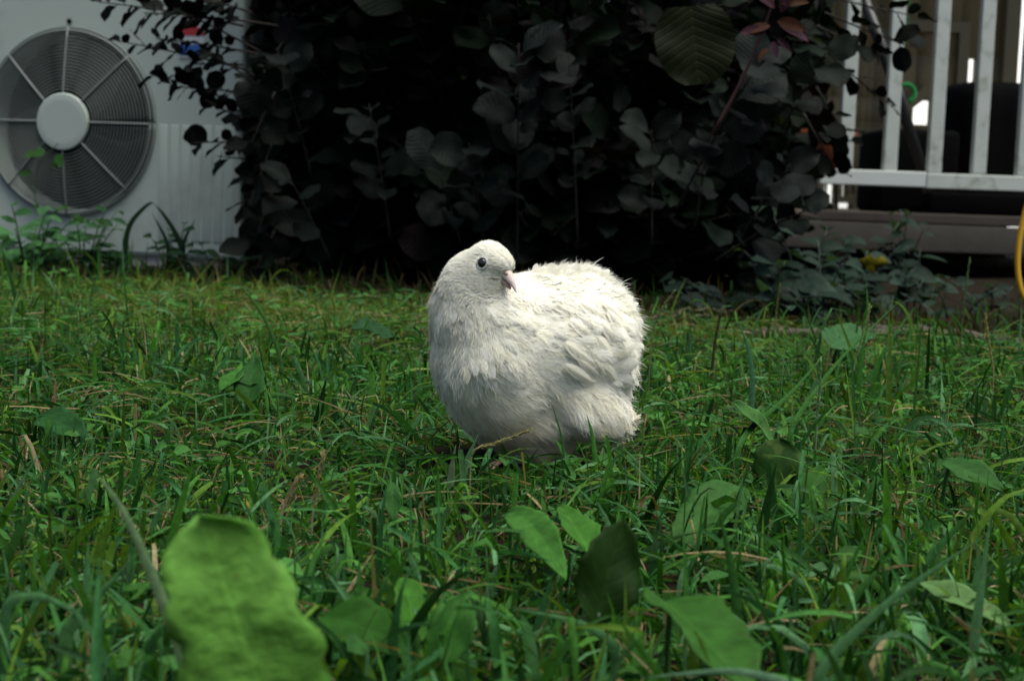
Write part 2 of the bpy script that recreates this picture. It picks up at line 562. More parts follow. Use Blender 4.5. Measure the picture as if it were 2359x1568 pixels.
for sgn in (1, -1):
    mb = MB()
    c = BB + (hf * 4.0 + hu * 2.4 + hs * sgn * 3.3) * MM
    sphere(mb, c, 1.0, 16, np.array([hf * 3.0, hs * 1.25, hu * 2.0]) * MM)
    mb.build('nostril_flap', M_beakdark, ub)

# plumage
tri = BV[BF]
ar = np.linalg.norm(np.cross(tri[:, 2] - tri[:, 0], tri[:, 3] - tri[:, 1]), axis=1)
def sample_surface(n, weight=None):
    wgt = ar.copy()
    if weight is not None: wgt = wgt * weight
    f = rng.choice(len(BF), n, p=wgt / wgt.sum())
    a, b = rng.random(n)[:, None], rng.random(n)[:, None]
    q = tri[f]
    return (q[:, 0] * (1 - a) + q[:, 1] * a) * (1 - b) + (q[:, 3] * (1 - a) + q[:, 2] * a) * b
IMR, IMD, IMB = R3[:, 0], -R3[:, 1], -R3[:, 2]   # image right, image down, into the picture
def smooth(x, a, b):
    t = np.clip((x - a) / (b - a), 0, 1)
    return t * t * (3 - 2 * t)
def swirl(P, s):
    return np.sin(P[:, 0] * s + 1.7) * np.cos(P[:, 2] * s * 1.3 + .4) + np.sin(P[:, 1] * s * 1.1 + P[:, 2] * s * .7)
def flow(P, nrmals):
    q = proj(P)
    x, y = q[:, 0], q[:, 1]
    wr = smooth(x, 1060, 1210) * smooth(y - (x - 1200) * 0.1, 600, 700) + smooth(x, 1180, 1240)
    wr = np.clip(wr, 0, 1)
    down = 0.28 + 0.35 * smooth(y, 850, 960)
    vr = np.stack([0.12 + wr, 1.0 * (1 - wr) + down * wr], 1)
    vr[:, 1] -= 0.45 * smooth(x, 1260, 1400) * (1 - smooth(y, 640, 760))
    vr[:, 1] += 0.9 * smooth(x, 1400, 1460) * smooth(y, 700, 850)
    D = vr[:, :1] * IMR + vr[:, 1:] * IMD
    hd = np.linalg.norm(P - HC, axis=1)
    wh = 1 - smooth(hd, 0.020, 0.036)
    Dh = -hf + 0.25 * IMD
    D = nrm(D) * (1 - wh[:, None]) + nrm(Dh)[None] * wh[:, None]
    a = 0.30 * swirl(P, 130) * (1 - wh)
    D = nrm(D - nrmals * np.sum(D * nrmals, 1, keepdims=True))
    S = np.cross(nrmals, D)
    return nrm(D * np.cos(a)[:, None] + S * np.sin(a)[:, None]), x, y, wh

def clear_of_face(P):
    k = np.ones(len(P), bool)
    for p, d in eyes: k &= np.linalg.norm(P - p, axis=1) > 5.2 * MM
    q = P - (BB + hf * 0.6 * MM); ax_ = q @ hf
    k &= ~((ax_ > -3.0 * MM) & (np.linalg.norm(q - ax_[:, None] * hf, axis=1) < 6.6 * MM))
    return k
fm = MB()
wd = MB()
def feathers(P, scale=1.12, lift0=0.15, barbs=9, mbv=fm):
    Nn = sgrad(P)
    D, x, y, wh = flow(P, Nn)
    n = len(P)
    L = 0.0085 + 0.004 * smooth(y, 640, 760) + 0.005 * smooth(x, 1150, 1300)
    L = L * (1 - wh) + 0.0048 * wh
    L = L * rng.uniform(0.75, 1.25, n) * scale
    Wd = L * rng.uniform(0.42, 0.6, n) * (1 - 0.35 * wh)
    lift = (lift0 + 0.07 * rng.standard_normal(n) + 0.12 * swirl(P, 210)) * (1 - 0.75 * wh)
    lift = np.maximum(lift, 0.03)
    lift = lift + 0.25 * smooth(x, 1380, 1450) * rng.random(n)
    D0 = nrm(D + Nn * lift[:, None])
    tone = rng.uniform(0.92, 1.06, n)
    warm = rng.uniform(0, 1, n) ** 2
    Cc = np.stack([tone, tone * (1 - 0.02 * warm), tone * (1 - 0.12 * warm)], 1)
    Cc = np.minimum(Cc, 1.08) * (1 - 0.30 * smooth(y, 900, 1060)[:, None] * np.array([0.8, 1.0, 1.4]))  # belly darkened brownish: mostly painted shade, slight soiling
    P0 = P + Nn * 0.0004
    bn = (0.35 + 0.2 * rng.random(n))
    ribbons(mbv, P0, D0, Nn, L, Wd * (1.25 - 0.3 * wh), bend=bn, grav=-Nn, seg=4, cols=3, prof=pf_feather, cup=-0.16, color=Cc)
    # barbs fan out from the shaft
    for k in range(barbs):
        t = rng.uniform(0.25, 0.95, n)
        side = rng.choice([-1, 1], n)
        S = np.cross(D0, Nn)
        root = P0 + D0 * (L * t)[:, None] + (-Nn) * (bn * L * t * t * 0.5)[:, None] + Nn * 0.0003
        ang = rng.uniform(0.15, 0.55, n) * side
        Db = nrm(D0 * np.cos(ang)[:, None] + S * np.sin(ang)[:, None] + Nn * rng.uniform(-0.05, 0.22, n)[:, None] - Nn * (bn * t)[:, None] * 0.6)
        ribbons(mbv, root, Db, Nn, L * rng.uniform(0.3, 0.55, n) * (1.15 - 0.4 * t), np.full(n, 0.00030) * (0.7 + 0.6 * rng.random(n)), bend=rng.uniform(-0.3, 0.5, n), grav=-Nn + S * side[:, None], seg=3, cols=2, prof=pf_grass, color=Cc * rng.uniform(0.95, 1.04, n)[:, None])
Q = proj(tri.mean(1))
hdist = np.linalg.norm(tri.mean(1) - HC, axis=1)
wgt = 1 + 9 * (1 - smooth(hdist, 0.018, 0.034)) + 1.5 * (1 - smooth(hdist, 0.03, 0.07))
P = sample_surface(9500, wgt); P = P[clear_of_face(P)]
P = P[np.argsort(-proj(P)[:, 0])]
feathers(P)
# loose fluff standing off the rump and the back
P = sample_surface(6000); q = proj(P); Nn = sgrad(P)
facing = np.abs(Nn @ IMB) < 0.55
k = (q[:, 0] > 1230) & (q[:, 1] < 820) & facing
P, Nn = P[k][:420], Nn[k][:420]
for j in range(14):
    n = len(P)
    Dw = nrm(Nn * 1.0 + IMR * rng.uniform(0.5, 1.1, n)[:, None] + rng.standard_normal((n, 3)) * 0.22)
    ribbons(fm, P + rng.standard_normal((n, 3)) * 0.0009, Dw, IMB[None] * np.ones((n, 1)), rng.uniform(0.004, 0.0085, n), 0.00028, bend=rng.uniform(-0.3, 1.2, n), grav=IMR + IMD * 0.3, seg=5, prof=pf_grass, color=(1, 1, 0.97))
# thin fuzz along the nape and breast
P = sample_surface(9000); Nn = sgrad(P); q = proj(P)
k = clear_of_face(P) & (np.linalg.norm(P - HC, axis=1) > 0.012)
P, Nn = P[k], Nn[k]
D, x, y, wh = flow(P, Nn)
n = len(P)
ribbons(fm, P, nrm(D + Nn * rng.uniform(0.2, 0.7, n)[:, None]), Nn, rng.uniform(0.003, 0.0075, n) * (1 - 0.55 * wh), 0.00022, bend=rng.uniform(0, 1.0, n), grav=D, seg=4, color=(1, 1, 0.97))
# wing: coverts and flight feather tips, as a part of its own on the side we see
def near_surface(dx, dy, lift=0.001):
    o_ = CAM; d_ = nrm(at(dx, dy, 1.0) - CAM); t = 0.95
    for _ in range(80):
        s = sdf((o_ + d_ * t)[None])[0]
        t += max(s, 0) * 0.9
        if s < 2e-4: break
    p = o_ + d_ * t
    return p, sgrad(p[None])[0]
P = sample_surface(16000); q = proj(P); k = (q[:, 1] > 900); P = P[k]; Nn = sgrad(P); D, x, y, wh = flow(P, Nn); n = len(P)
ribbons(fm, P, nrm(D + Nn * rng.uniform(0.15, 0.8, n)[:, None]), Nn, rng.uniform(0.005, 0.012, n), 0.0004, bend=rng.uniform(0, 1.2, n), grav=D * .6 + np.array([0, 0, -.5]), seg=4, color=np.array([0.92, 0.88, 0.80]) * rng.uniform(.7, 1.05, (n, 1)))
gm_ = MB()
gp_ = []
for x_, y_ in ((1149, 642), (1142, 640), (1134, 639), (1126, 640), (1118, 641), (1110, 643)):
    p, nn = near_surface(x_, y_); gp_.append(p + nn * 0.0009)
tube(gm_, bez(gp_[0], gp_[2], gp_[3], 8), np.linspace(0.00045, 0.0002, 8), 6)
gm_.build('gape', simple('gape_skin', (0.22, 0.18, 0.15), 0.7, 0.1, 100), quail)
# tufts that stand off the outline of the back
tf = fm
for (x_, y_, ux, uy, L_, n_) in [(a_, b_, c_, d_, e_, int(f_ * 1.8)) for a_, b_, c_, d_, e_, f_ in [(1238, 616, .35, -1, 8, 10), (1262, 614, .5, -1, 9, 14), (1284, 614, .6, -.8, 8, 12), (1306, 610, -.1, -1, 7, 16), (1326, 608, .3, -1, 7, 18), (1346, 612, .8, -.8, 9, 18), (1362, 622, 1, -.3, 11, 16), (1382, 640, .6, -.9, 8, 16),
        (1400, 652, .7, -.7, 8, 16), (1414, 668, .8, -.7, 8, 16), (1426, 690, 1, -.4, 8, 16), (1434, 715, 1, -.2, 8, 14), (1442, 738, 1, .1, 11, 16), (1444, 748, 1, .25, 9, 14), (1452, 790, 1, .4, 8, 16), (1452, 830, .8, .7, 9, 16), (1446, 870, .6, 1, 9, 14), (1436, 930, 1, .5, 8, 14), (1448, 965, 1, .2, 8, 20), (1440, 985, 1, .4, 8, 20), (1052, 602, -.8, -.5, 2.0, 6)]]:
    p = at(x_, y_, QY + (0.0 if x_ > 1100 else -0.035))
    for _ in range(8): p = p - sgrad(p[None])[0] * sdf(p[None])[0]
    d = nrm(ux * IMR + uy * IMD)
    base = p - d * 0.002 + rng.standard_normal((n_, 3)) * np.array([0.0016, 0.005, 0.0016])
    Dw = nrm(d + rng.standard_normal((n_, 3)) * 0.42)
    ribbons(tf, base, Dw, -IMB[None] + rng.standard_normal((n_, 3)) * 0.3, L_ * MM * 1.5 * rng.uniform(0.5, 1.25, n_), 0.00045, bend=rng.uniform(0.6, 2.4, n_), grav=IMR * .7 + IMD * .6, seg=6, cols=3, cup=-.1, color=(1, 1, 0.97))
    # a soft vane under the loose barbs
    ribbons(tf, base[:5], nrm(Dw[:5] + d * 0.4), -IMB[None] * np.ones((5, 1)) + rng.standard_normal((5, 3)) * 0.3, L_ * MM * 1.0, L_ * MM * 0.62, bend=0.9, grav=IMR * .5 + IMD * .5, seg=5, cols=3, prof=pf_feather, cup=-.12, color=(1, 1, 0.97))
fm.build('plumage', M_feather, quail)
wm = MB()
for (x0, y0, x1, y1, L, W) in [
        (1350, 800, 1438, 868, 30, 11), (1368, 775, 1452, 842, 30, 11), (1380, 745, 1462, 810, 30, 11), (1330, 825, 1420, 888, 30, 10),
        (1300, 838, 1385, 893, 27, 9), (1270, 845, 1350, 893, 25, 9), (1395, 720, 1466, 780, 27, 11), (1240, 852, 1318, 888, 24, 9),
        (1360, 820, 1445, 895, 28, 9), (1395, 840, 1448, 905, 22, 8), (1385, 700, 1470, 748, 27, 8), (1300, 790, 1395, 850, 28, 11), (1260, 800, 1340, 862, 26, 10),
        (1310, 740, 1400, 790, 27, 11), (1250, 760, 1330, 815, 25, 10), (1330, 700, 1420, 735, 26, 10)]:
    if x1 < 1370: continue
    p, nn = near_surface(x0, y0)
    p1, nn1 = near_surface(min(x1, 1440), y1)
    d = nrm((x1 - x0) * IMR + (y1 - y0) * IMD + 0 * IMB)
    d = nrm(d - nn * d.dot(nn) + nn * 0.10)
    c = (1.02, 1.0, 0.95)
    p = p + nn * 0.0034
    bnd = 0.9 if x1 > 1400 else 0.6
    ribbons(wm, p, d, nn, L * MM, W * MM * 0.95, bend=bnd, grav=-nn + 0.15 * IMD, seg=9, cols=5, prof=lambda t: np.maximum(np.sin(np.pi * (0.1 + 0.88 * t)) ** 0.8, .04), cup=-0.07, color=c)
    S = np.cross(d, nn)
    # shaft
    ribbons(wm, p + nn * 0.0004, d, nn, L * MM * 0.95, 0.5 * MM, bend=bnd, grav=-nn + 0.15 * IMD, seg=8, cols=2, color=(0.9, 0.86, 0.76))
    for side in (-1, 1):
        m_ = 26
        t = np.linspace(0.1, 0.97, m_)
        cen = p + d * (L * MM * t)[:, None] - nn * (bnd * L * MM * t * t * 0.5)[:, None] + nn * 0.0003
        Db = nrm(d + S * side * rng.uniform(0.5, 0.8, m_)[:, None] - nn * (bnd * t)[:, None] * 0.8)
        ribbons(wm, cen, Db, nn, W * MM * rng.uniform(0.55, 0.75, m_), 0.45 * MM, bend=0.4, grav=-nn, seg=3, cols=2, color=(1.0, 0.985, 0.93))
wm.build('wing', M_feather, quail)

# legs and toes
def leg(side_dx, yoff):
    top = at(side_dx, 1015, QY + yoff)
    mb = MB()
    foot = np.array([top[0] - 0.006, top[1] - 0.012, 0.010])
    tube(mb, bez(top, (top + foot) / 2 + np.array([0.006, 0.008, 0]), foot, 8), np.linspace(0.0035, 0.0023, 8), 8)
    for a, L in ((-0.55, 0.021), (0.0, 0.026), (0.5, 0.022), (math.pi, 0.010)):
        d = np.array([-0.35 * math.cos(a) - math.sin(a) * 0.9, -math.cos(a), 0]); d = nrm(d)
        tip = foot + d * L + np.array([0, 0, -0.006])
        pts = bez(foot, foot + d * L * 0.55 + np.array([0, 0, 0.003]), tip, 8)
        tube(mb, pts, np.linspace(0.0022, 0.0010, 8), 7)
        tube(mb, bez(tip, tip + d * 0.003 + np.array([0, 0, 0.001]), tip + d * 0.005 - np.array([0, 0, 0.002]), 4), np.linspace(0.0009, 0.0002, 4), 5)
    mb.build('leg', M_leg, quail)
leg(1178, -0.016); leg(1262, 0.012)

# ------------------------------------------------------------------ grass
GREENS = np.array([[0.032, 0.108, 0.020], [0.023, 0.086, 0.020], [0.046, 0.138, 0.022], [0.030, 0.102, 0.034], [0.011, 0.042, 0.007], [0.062, 0.148, 0.062], [0.068, 0.136, 0.018]])
STRAW = np.array([[0.22, 0.17, 0.085], [0.14, 0.10, 0.05], [0.30, 0.25, 0.14]])
def grass_edge(x):     # where the lawn stops in front of the bush and the deck
    return np.interp(x, [-3, -1.1, -0.6, -0.1, 0.3, 0.8, 3], [3.5, 3.25, 2.85, 2.65, 2.35, 2.15, 2.0])
def scatter(n, y0, y1, spread=0.40, margin=0.25):
    y = np.sqrt(rng.uniform(y0 ** 2, y1 ** 2, n))
    x = rng.uniform(-1, 1, n) * (y * spread + margin)
    return x, y
def patch(x, y, s=3.0, seed=0):
    return 0.5 + 0.25 * (np.sin(x * s + seed) * np.cos(y * s * 1.2 + seed * 2) + np.sin(x * s * 2.3 + y * s * 1.7 + seed * 3))
QX = quail.location.x
def keep_off(x, y, L):
    """thin and shorten grass where the bird stands"""
    d = np.hypot((x - QX) / 0.074, (y - QY) / 0.060)
    fr = np.hypot((x - QX - 0.0) / 0.075, (y - (QY - 0.05)) / 0.04)
    return d > 1, np.where(fr < 1, L * 0.55, L)
gm = MB()
def blades(n, y0, y1, lmin, lmax, wmin, wmax, straw=0.08, seg=4, lay=0.8, cut=False, cols=2, exta=0, spread=0.4):
    x, y = scatter(n, y0, y1, spread)
    e = grass_edge(x)
    k = y < e + rng.normal(0, 0.06, n)
    k &= rng.random(n) < 0.30 + 0.9 * patch(x, y, 5, 1.1)
    k &= rng.random(n) < 0.4 + 1.2 * patch(x, y, 17, 3.3)
    x, y = x[k], y[k]
    n = len(x)
    L = rng.uniform(lmin, lmax, n) * (0.75 + 0.5 * patch(x, y, 4, 2.2))
    ok, L = keep_off(x, y, L)
    x, y, L = x[ok], y[ok], L[ok]; n = len(x)
    z = gz(x, y)
    an = rng.uniform(0, 2 * np.pi, n)
    tilt = np.abs(rng.normal(0, lay, n))
    D = np.stack([np.cos(an) * tilt, np.sin(an) * tilt, np.ones(n)], 1)
    # do not lean into the bird
    away = np.stack([x - QX, y - QY, np.zeros(n)], 1)
    da = np.linalg.norm(away, axis=1)
    nearb = da < 0.14
    D[nearb] += nrm(away[nearb]) * 0.7
    D[nearb & (y < QY) & (np.abs(x - QX) < 0.09)] += np.array([0, -0.5, -0.2])
    a2 = rng.uniform(0, 2 * np.pi, n)
    Nv = np.stack([np.cos(a2), np.sin(a2) , np.full(n, 0.5)], 1)
    ci = rng.integers(0, len(GREENS), n)
    C = GREENS[ci] * rng.uniform(0.5, 1.55, n)[:, None]
    ye = smooth(y, 1.7, 2.6) * (0.3 + 0.7 * patch(x, y, 3, 4.0)) * smooth(x, -1.1, -0.4) * (1 - smooth(x, 0.25, 0.7))
    C = C * (1 - 0.8 * ye[:, None]) + np.array([0.19, 0.19, 0.04]) * 0.8 * ye[:, None]  # yellow light near the bush painted into the blade colour
    s = rng.random(n) < straw * (0.4 + 1.3 * patch(x, y, 6, 9.0))
    C[s] = STRAW[rng.integers(0, 3, s.sum())] * rng.uniform(0.6, 1.2, s.sum())[:, None]
    W = rng.uniform(wmin, wmax, n)
    W[s] *= 0.6
    P = np.stack([x, y, z - 0.002], 1)
    ribbons(gm, P, D, Nv, L, W, bend=rng.uniform(0.1, 2.2, n), seg=seg, cols=cols, prof=pf_cut if cut else pf_grass, cup=0.18 if cols > 2 else 0, color=C, twist=rng.normal(0, 1.0, n))
blades(34000, 0.42, 1.7, 0.02, 0.055, 0.0016, 0.0036, 0.16, 5, 1.8, cols=3)
blades(9000, 0.42, 1.7, 0.03, 0.055, 0.0028, 0.0050, 0.05, 5, 1.2, cut=True, cols=3)
blades(44000, 0.42, 1.9, 0.012, 0.035, 0.0010, 0.0026, 0.35, 3, 1.6)
blades(46000, 1.6, 3.5, 0.02, 0.055, 0.0022, 0.0050, 0.10, 4, 0.8)
blades(22000, 1.6, 3.5, 0.012, 0.035, 0.0020, 0.0045, 0.25, 3, 1.4)
def tall(n, x0, x1, y0, y1, l0, l1):
    x, y = rng.uniform(x0, x1, n), rng.uniform(y0, y1, n)
    k = (y < grass_edge(x) + 0.15) & (np.hypot(x - QX, y - QY) > 0.16); x, y = x[k], y[k]; n = len(x)
    an = rng.uniform(0, 6.28, n); tl = np.abs(rng.normal(0, .5, n))
    ribbons(gm, np.stack([x, y, gz(x, y)], 1), np.stack([np.cos(an) * tl, np.sin(an) * tl, np.ones(n)], 1), np.stack([np.cos(an * 3), np.sin(an * 3), np.full(n, .3)], 1), rng.uniform(l0, l1, n), rng.uniform(.0025, .006, n), bend=rng.uniform(.1, 1.8, n), seg=7, cols=3, cup=.15, color=GREENS[rng.integers(0, 7, n)] * rng.uniform(.7, 1.3, (n, 1)), twist=rng.normal(0, .8, n))
tall(330, 0.22, 1.1, 1.2, 2.3, 0.05, 0.13)
tall(220, -1.5, -0.5, 2.0, 3.3, 0.05, 0.13)
tall(200, -0.6, 0.7, 0.5, 0.95, 0.04, 0.085)
blades(900, 0.45, 0.85, 0.04, 0.08, 0.0045, 0.0075, 0.03, 7, 0.9, cols=3)
blades(12000, 0.42, 1.2, 0.025, 0.055, 0.0018, 0.0042, 0.06, 5, 1.2, cols=3)
blades(1100, 0.45, 3.3, 0.05, 0.10, 0.0025, 0.0050, 0.06, 7, 0.9, cols=3)
# small wide leaves between the blades (clover, ground ivy)
x, y = scatter(5200, 0.45, 3.0)
k = (y < grass_edge(x)) & (rng.random(len(x)) < patch(x, y, 4, 6.0)); x, y = x[k], y[k]
ok, _ = keep_off(x, y, x); x, y = x[ok], y[ok]; n = len(x)
an = rng.uniform(0, 6.28, n)
D = np.stack([np.cos(an), np.sin(an), rng.uniform(-0.2, 0.8, n)], 1)
Nv = np.stack([rng.normal(0, .4, n), rng.normal(0, .4, n) - 0.3, np.ones(n)], 1)
C = np.array([[0.042, 0.13, 0.03], [0.032, 0.10, 0.018], [0.055, 0.16, 0.035]])[rng.integers(0, 3, n)] * rng.uniform(0.7, 1.2, n)[:, None]
ribbons(gm, np.stack([x, y, rng.uniform(0.006, 0.028, n)], 1), D, Nv, rng.uniform(0.008, 0.02, n), rng.uniform(0.006, 0.011, n), bend=0.5, seg=4, cols=3, prof=pf_leaf, cup=0.12, color=C)
# blades standing against the belly of the bird
n = 340
x, y = QX + rng.uniform(-0.10, 0.10, n), rng.uniform(0.97, 1.065, n)
an = rng.uniform(0, 6.28, n)
ribbons(gm, np.stack([x, y, gz(x, y) - 0.002], 1), np.stack([np.cos(an) * .6, np.sin(an) * .35 - .35, np.ones(n)], 1), np.stack([np.cos(an * 2), np.sin(an * 2), np.full(n, .4)], 1), rng.uniform(0.018, 0.042, n), rng.uniform(0.0018, 0.0042, n), bend=rng.uniform(.3, 1.8, n), grav=(0, -0.2, -0.9), seg=6, cols=3, cup=.15, color=GREENS[rng.integers(0, 7, n)] * rng.uniform(.6, 1.3, (n, 1)), twist=rng.normal(0, .8, n))
# litter and thin grass, shade painted in, between the lawn edge and the bush
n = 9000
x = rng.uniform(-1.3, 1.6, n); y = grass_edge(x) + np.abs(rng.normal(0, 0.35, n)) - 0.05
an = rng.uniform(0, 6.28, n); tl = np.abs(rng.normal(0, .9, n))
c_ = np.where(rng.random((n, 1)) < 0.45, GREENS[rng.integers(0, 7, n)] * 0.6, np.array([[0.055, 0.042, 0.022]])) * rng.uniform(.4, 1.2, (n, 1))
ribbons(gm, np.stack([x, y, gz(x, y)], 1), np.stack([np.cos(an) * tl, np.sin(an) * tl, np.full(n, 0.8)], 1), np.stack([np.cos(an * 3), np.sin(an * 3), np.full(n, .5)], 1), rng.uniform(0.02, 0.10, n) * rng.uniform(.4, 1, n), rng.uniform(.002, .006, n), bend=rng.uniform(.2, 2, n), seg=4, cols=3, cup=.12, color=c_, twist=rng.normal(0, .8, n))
# green runners lying in the turf
n = 5200
x, y = scatter(n, 0.45, 2.6)
ok, _ = keep_off(x, y, x); ok &= y < grass_edge(x); x, y = x[ok], y[ok]; n = len(x)
an = rng.uniform(0, 6.28, n)
ribbons(gm, np.stack([x, y, rng.uniform(0.012, 0.035, n)], 1), np.stack([np.cos(an), np.sin(an), rng.uniform(0, 0.6, n)], 1), np.stack([rng.normal(0, .5, n), rng.normal(0, .5, n), np.ones(n)], 1), rng.uniform(0.025, 0.075, n), rng.uniform(0.0012, 0.0036, n), bend=rng.uniform(0.2, 1.4, n), seg=5, cols=3, cup=.15, color=GREENS[rng.integers(0, 7, n)] * rng.uniform(0.6, 1.5, (n, 1)), twist=rng.normal(0, 1.2, n))
# dead stalks lying about
n = 2600
x, y = scatter(n, 0.45, 2.6)
ok, _ = keep_off(x, y, x); ok &= y < grass_edge(x); x, y = x[ok], y[ok]; n = len(x)
an = rng.uniform(0, 6.28, n)
D = np.stack([np.cos(an), np.sin(an), rng.uniform(-0.1, 0.45, n)], 1)
ribbons(gm, np.stack([x, y, rng.uniform(0.004, 0.03, n)], 1), D, rng.standard_normal((n, 3)), rng.uniform(0.02, 0.07, n), rng.uniform(0.0008, 0.0018, n), bend=rng.uniform(0, 0.9, n), seg=4, color=STRAW[rng.integers(0, 3, n)] * rng.uniform(0.5, 1.2, n)[:, None])
g = gm.build('grass', M_grass)
tag(g, kind='stuff')

# ------------------------------------------------------------------ single leaves and stalks of the lawn
def plant_leaf(label, base, tip, W, Nv, color, prof=pf_leaf, bend=0.2, cup=0.12, wave=0.03, name='weed', m=None, stalk=True, twist=0.0, group=None, cat='weed'):
    """a broad leaf rising from its root: base and tip in metres"""
    base, tip = np.asarray(base, float), np.asarray(tip, float)
    f1, f2, f3 = rng.uniform(18, 40), rng.uniform(40, 70), rng.uniform(0, 6)
    pr_ = prof
    prof = lambda t: pr_(t) * (1 + 0.05 * np.sin(t * f1 + f3) + 0.035 * np.sin(t * f2))
    wave = max(wave, 0.06)
    d = tip - base
    L = np.linalg.norm(d)
    root = np.array([base[0] + 0.004, base[1] + 0.004, gz(base[0], base[1]) - 0.003])
    e = empty(name, root)
    tag(e, label, cat, group)
    mb = MB()
    g_ = np.array([0, 0, -1.0])
    D0 = nrm(d / L - g_ * bend * 0.5)
    color = np.asarray(color, float) * np.array([0.66, 0.76, 0.42])
    ribbons(mb, base, D0, np.asarray(Nv, float), L * (1 + 0.06 * bend), W, bend=bend, seg=22, cols=11, prof=prof, cup=cup, color=color, wave=wave, twist=twist)
    o = mb.build('leaf', m or M_weed, e)
    sol = o.modifiers.new('thickness', 'SOLIDIFY'); sol.thickness = 0.0004; sol.offset = 0
    if stalk:
        mb = MB()
        tube(mb, bez(root, (root + base) / 2 + np.array([0, 0.003, 0]), base + nrm(d) * 0.006, 8), np.linspace(0.0018, 0.0012, 8), 7, np.asarray(color) * 1.2)
        mb.build('stalk', M_stem, e)
    return e
G1 = (0.085, 0.22, 0.030); G2 = (0.035, 0.105, 0.025); G3 = (0.055, 0.15, 0.055); G4 = (0.016, 0.045, 0.010)
def A(dx, dy, Y): return at(dx, dy, Y)
plant_leaf('large bright green spotted leaf standing blurred in the left foreground', A(665, 1790, 0.47), A(462, 1190, 0.47), 0.043, (0.15, -1, 0.35), (0.17, 0.36, 0.10), prof=lambda t: np.interp(t, [0, .15, .4, .6, .75, .86, .93, .98, 1], [.5, .95, 1.05, .98, .86, .76, .62, .36, .03]) + 0.035 * np.sin(t * 31) + 0.03 * np.sin(t * 17 + 1) * (t < .97), bend=0.15, cup=0.06, wave=0.05, m=M_crinkle)
plant_leaf('pale green leaf held up behind the bird, right of its tail fluff', A(1790, 1025, 1.10), A(1690, 925, 1.06), 0.022, (0.3, -0.6, 0.8), (0.085, 0.19, 0.085))
plant_leaf('round dark green leaf with a brown speck right of the bird', A(1800, 1165, 0.98), A(1790, 1012, 1.0), 0.036, (0.1, -1, -0.1), (0.018, 0.052, 0.012), prof=pf_obov, cup=0.05, m=M_bigleaf)
plant_leaf('ragged light leaf beside the round dark leaf', A(1850, 1160, 0.97), A(1900, 1075, 1.0), 0.020, (0.2, -0.7, 0.6), G2)
plant_leaf('long grey green leaf pointing down left below the round dark leaf', A(1540, 1300, 0.84), A(1700, 1115, 0.90), 0.034, (-0.3, -0.7, 0.7), (0.05, 0.13, 0.05), prof=pf_obov, bend=0.3)
plant_leaf('curled bright leaf arching down in the middle foreground', A(1170, 1180, 0.83), A(1300, 1325, 0.72), 0.020, (-0.2, -0.5, 0.8), (0.07, 0.19, 0.055), bend=0.5)
plant_leaf('cupped light green leaf with pale ribs in the middle foreground', A(1365, 1290, 0.74), A(1290, 1165, 0.80), 0.020, (0.3, -0.8, 0.5), (0.065, 0.18, 0.045), cup=0.25)
plant_leaf('very dark torn leaf standing upright in the middle foreground', A(1370, 1440, 0.66), A(1435, 1200, 0.68), 0.031, (0.1, -1, -0.25), (0.012, 0.035, 0.006), cup=0.1, wave=0.08)
plant_leaf('broad folded leaf at the bottom edge right of the middle', A(1530, 1385, 0.62), A(1715, 1590, 0.55), 0.036, (0.3, -0.5, 0.8), (0.045, 0.125, 0.035), prof=lambda t: np.maximum(np.sin(np.pi * np.clip(.15 + .85 * t, 0, 1)) ** 0.6, .02), bend=0.3, cup=0.2)
plant_leaf('pale narrow leaf lying across the right foreground', A(2115, 1340, 0.72), A(2325, 1440, 0.68), 0.015, (0, -0.5, 0.9), (0.15, 0.25, 0.15), bend=0.3)
plant_leaf('grey green leaf lying flat near the right edge', A(2170, 1060, 0.98), A(2310, 1130, 0.94), 0.022, (0, -0.6, 0.8), (0.05, 0.13, 0.055))
plant_leaf('dark blue green leaf lying at the left edge of the lawn', A(95, 960, 1.15), A(200, 1010, 1.10), 0.030, (0.1, -0.6, 0.8), (0.03, 0.095, 0.045), prof=pf_ovate)
plant_leaf('upright broad leaf left of the bird in the lawn', A(570, 930, 1.25), A(588, 815, 1.30), 0.026, (-0.1, -0.9, 0.3), (0.03, 0.095, 0.035), prof=pf_ovate)
plant_leaf('light green leaf leaning on the upright broad leaf', A(510, 900, 1.25), A(565, 845, 1.30), 0.018, (-0.2, -0.6, 0.7), (0.055, 0.16, 0.045))
plant_leaf('blue grey round leaf lying on yellow tinted grass left of the bird', A(905, 775, 1.85), A(810, 755, 1.80), 0.05, (0, -0.5, 0.9), (0.03, 0.08, 0.055), prof=pf_ovate)
plant_leaf('blue grey leaf lying behind the tall stalks at right', A(1480 + 430, 800, 1.7), A(2015, 765, 1.85), 0.05, (0, -0.6, 0.8), (0.06, 0.14, 0.09), prof=pf_ovate)
plant_leaf('folded green leaf standing behind the curled seed heads', A(960, 1480, 0.64), A(930, 1330, 0.68), 0.020, (0.4, -0.8, 0.3), (0.06, 0.17, 0.035), cup=0.25)
plant_leaf('wide leaf with a bent tip in the lower middle', A(1030, 1530, 0.60), A(1060, 1365, 0.62), 0.022, (-0.3, -0.7, 0.5), (0.05, 0.15, 0.045), bend=0.4)
plant_leaf('dark green leaf tilted low beside the big spotted leaf', A(740, 1420, 0.62), A(940, 1500, 0.60), 0.026, (0.2, -0.6, 0.8), (0.03, 0.10, 0.02), bend=0.4)
plant_leaf('small oval leaf hanging on a thin stem in the lower middle', A(905, 1110, 0.86), A(905, 1200, 0.85), 0.010, (0, -1, 0.2), (0.05, 0.14, 0.055))
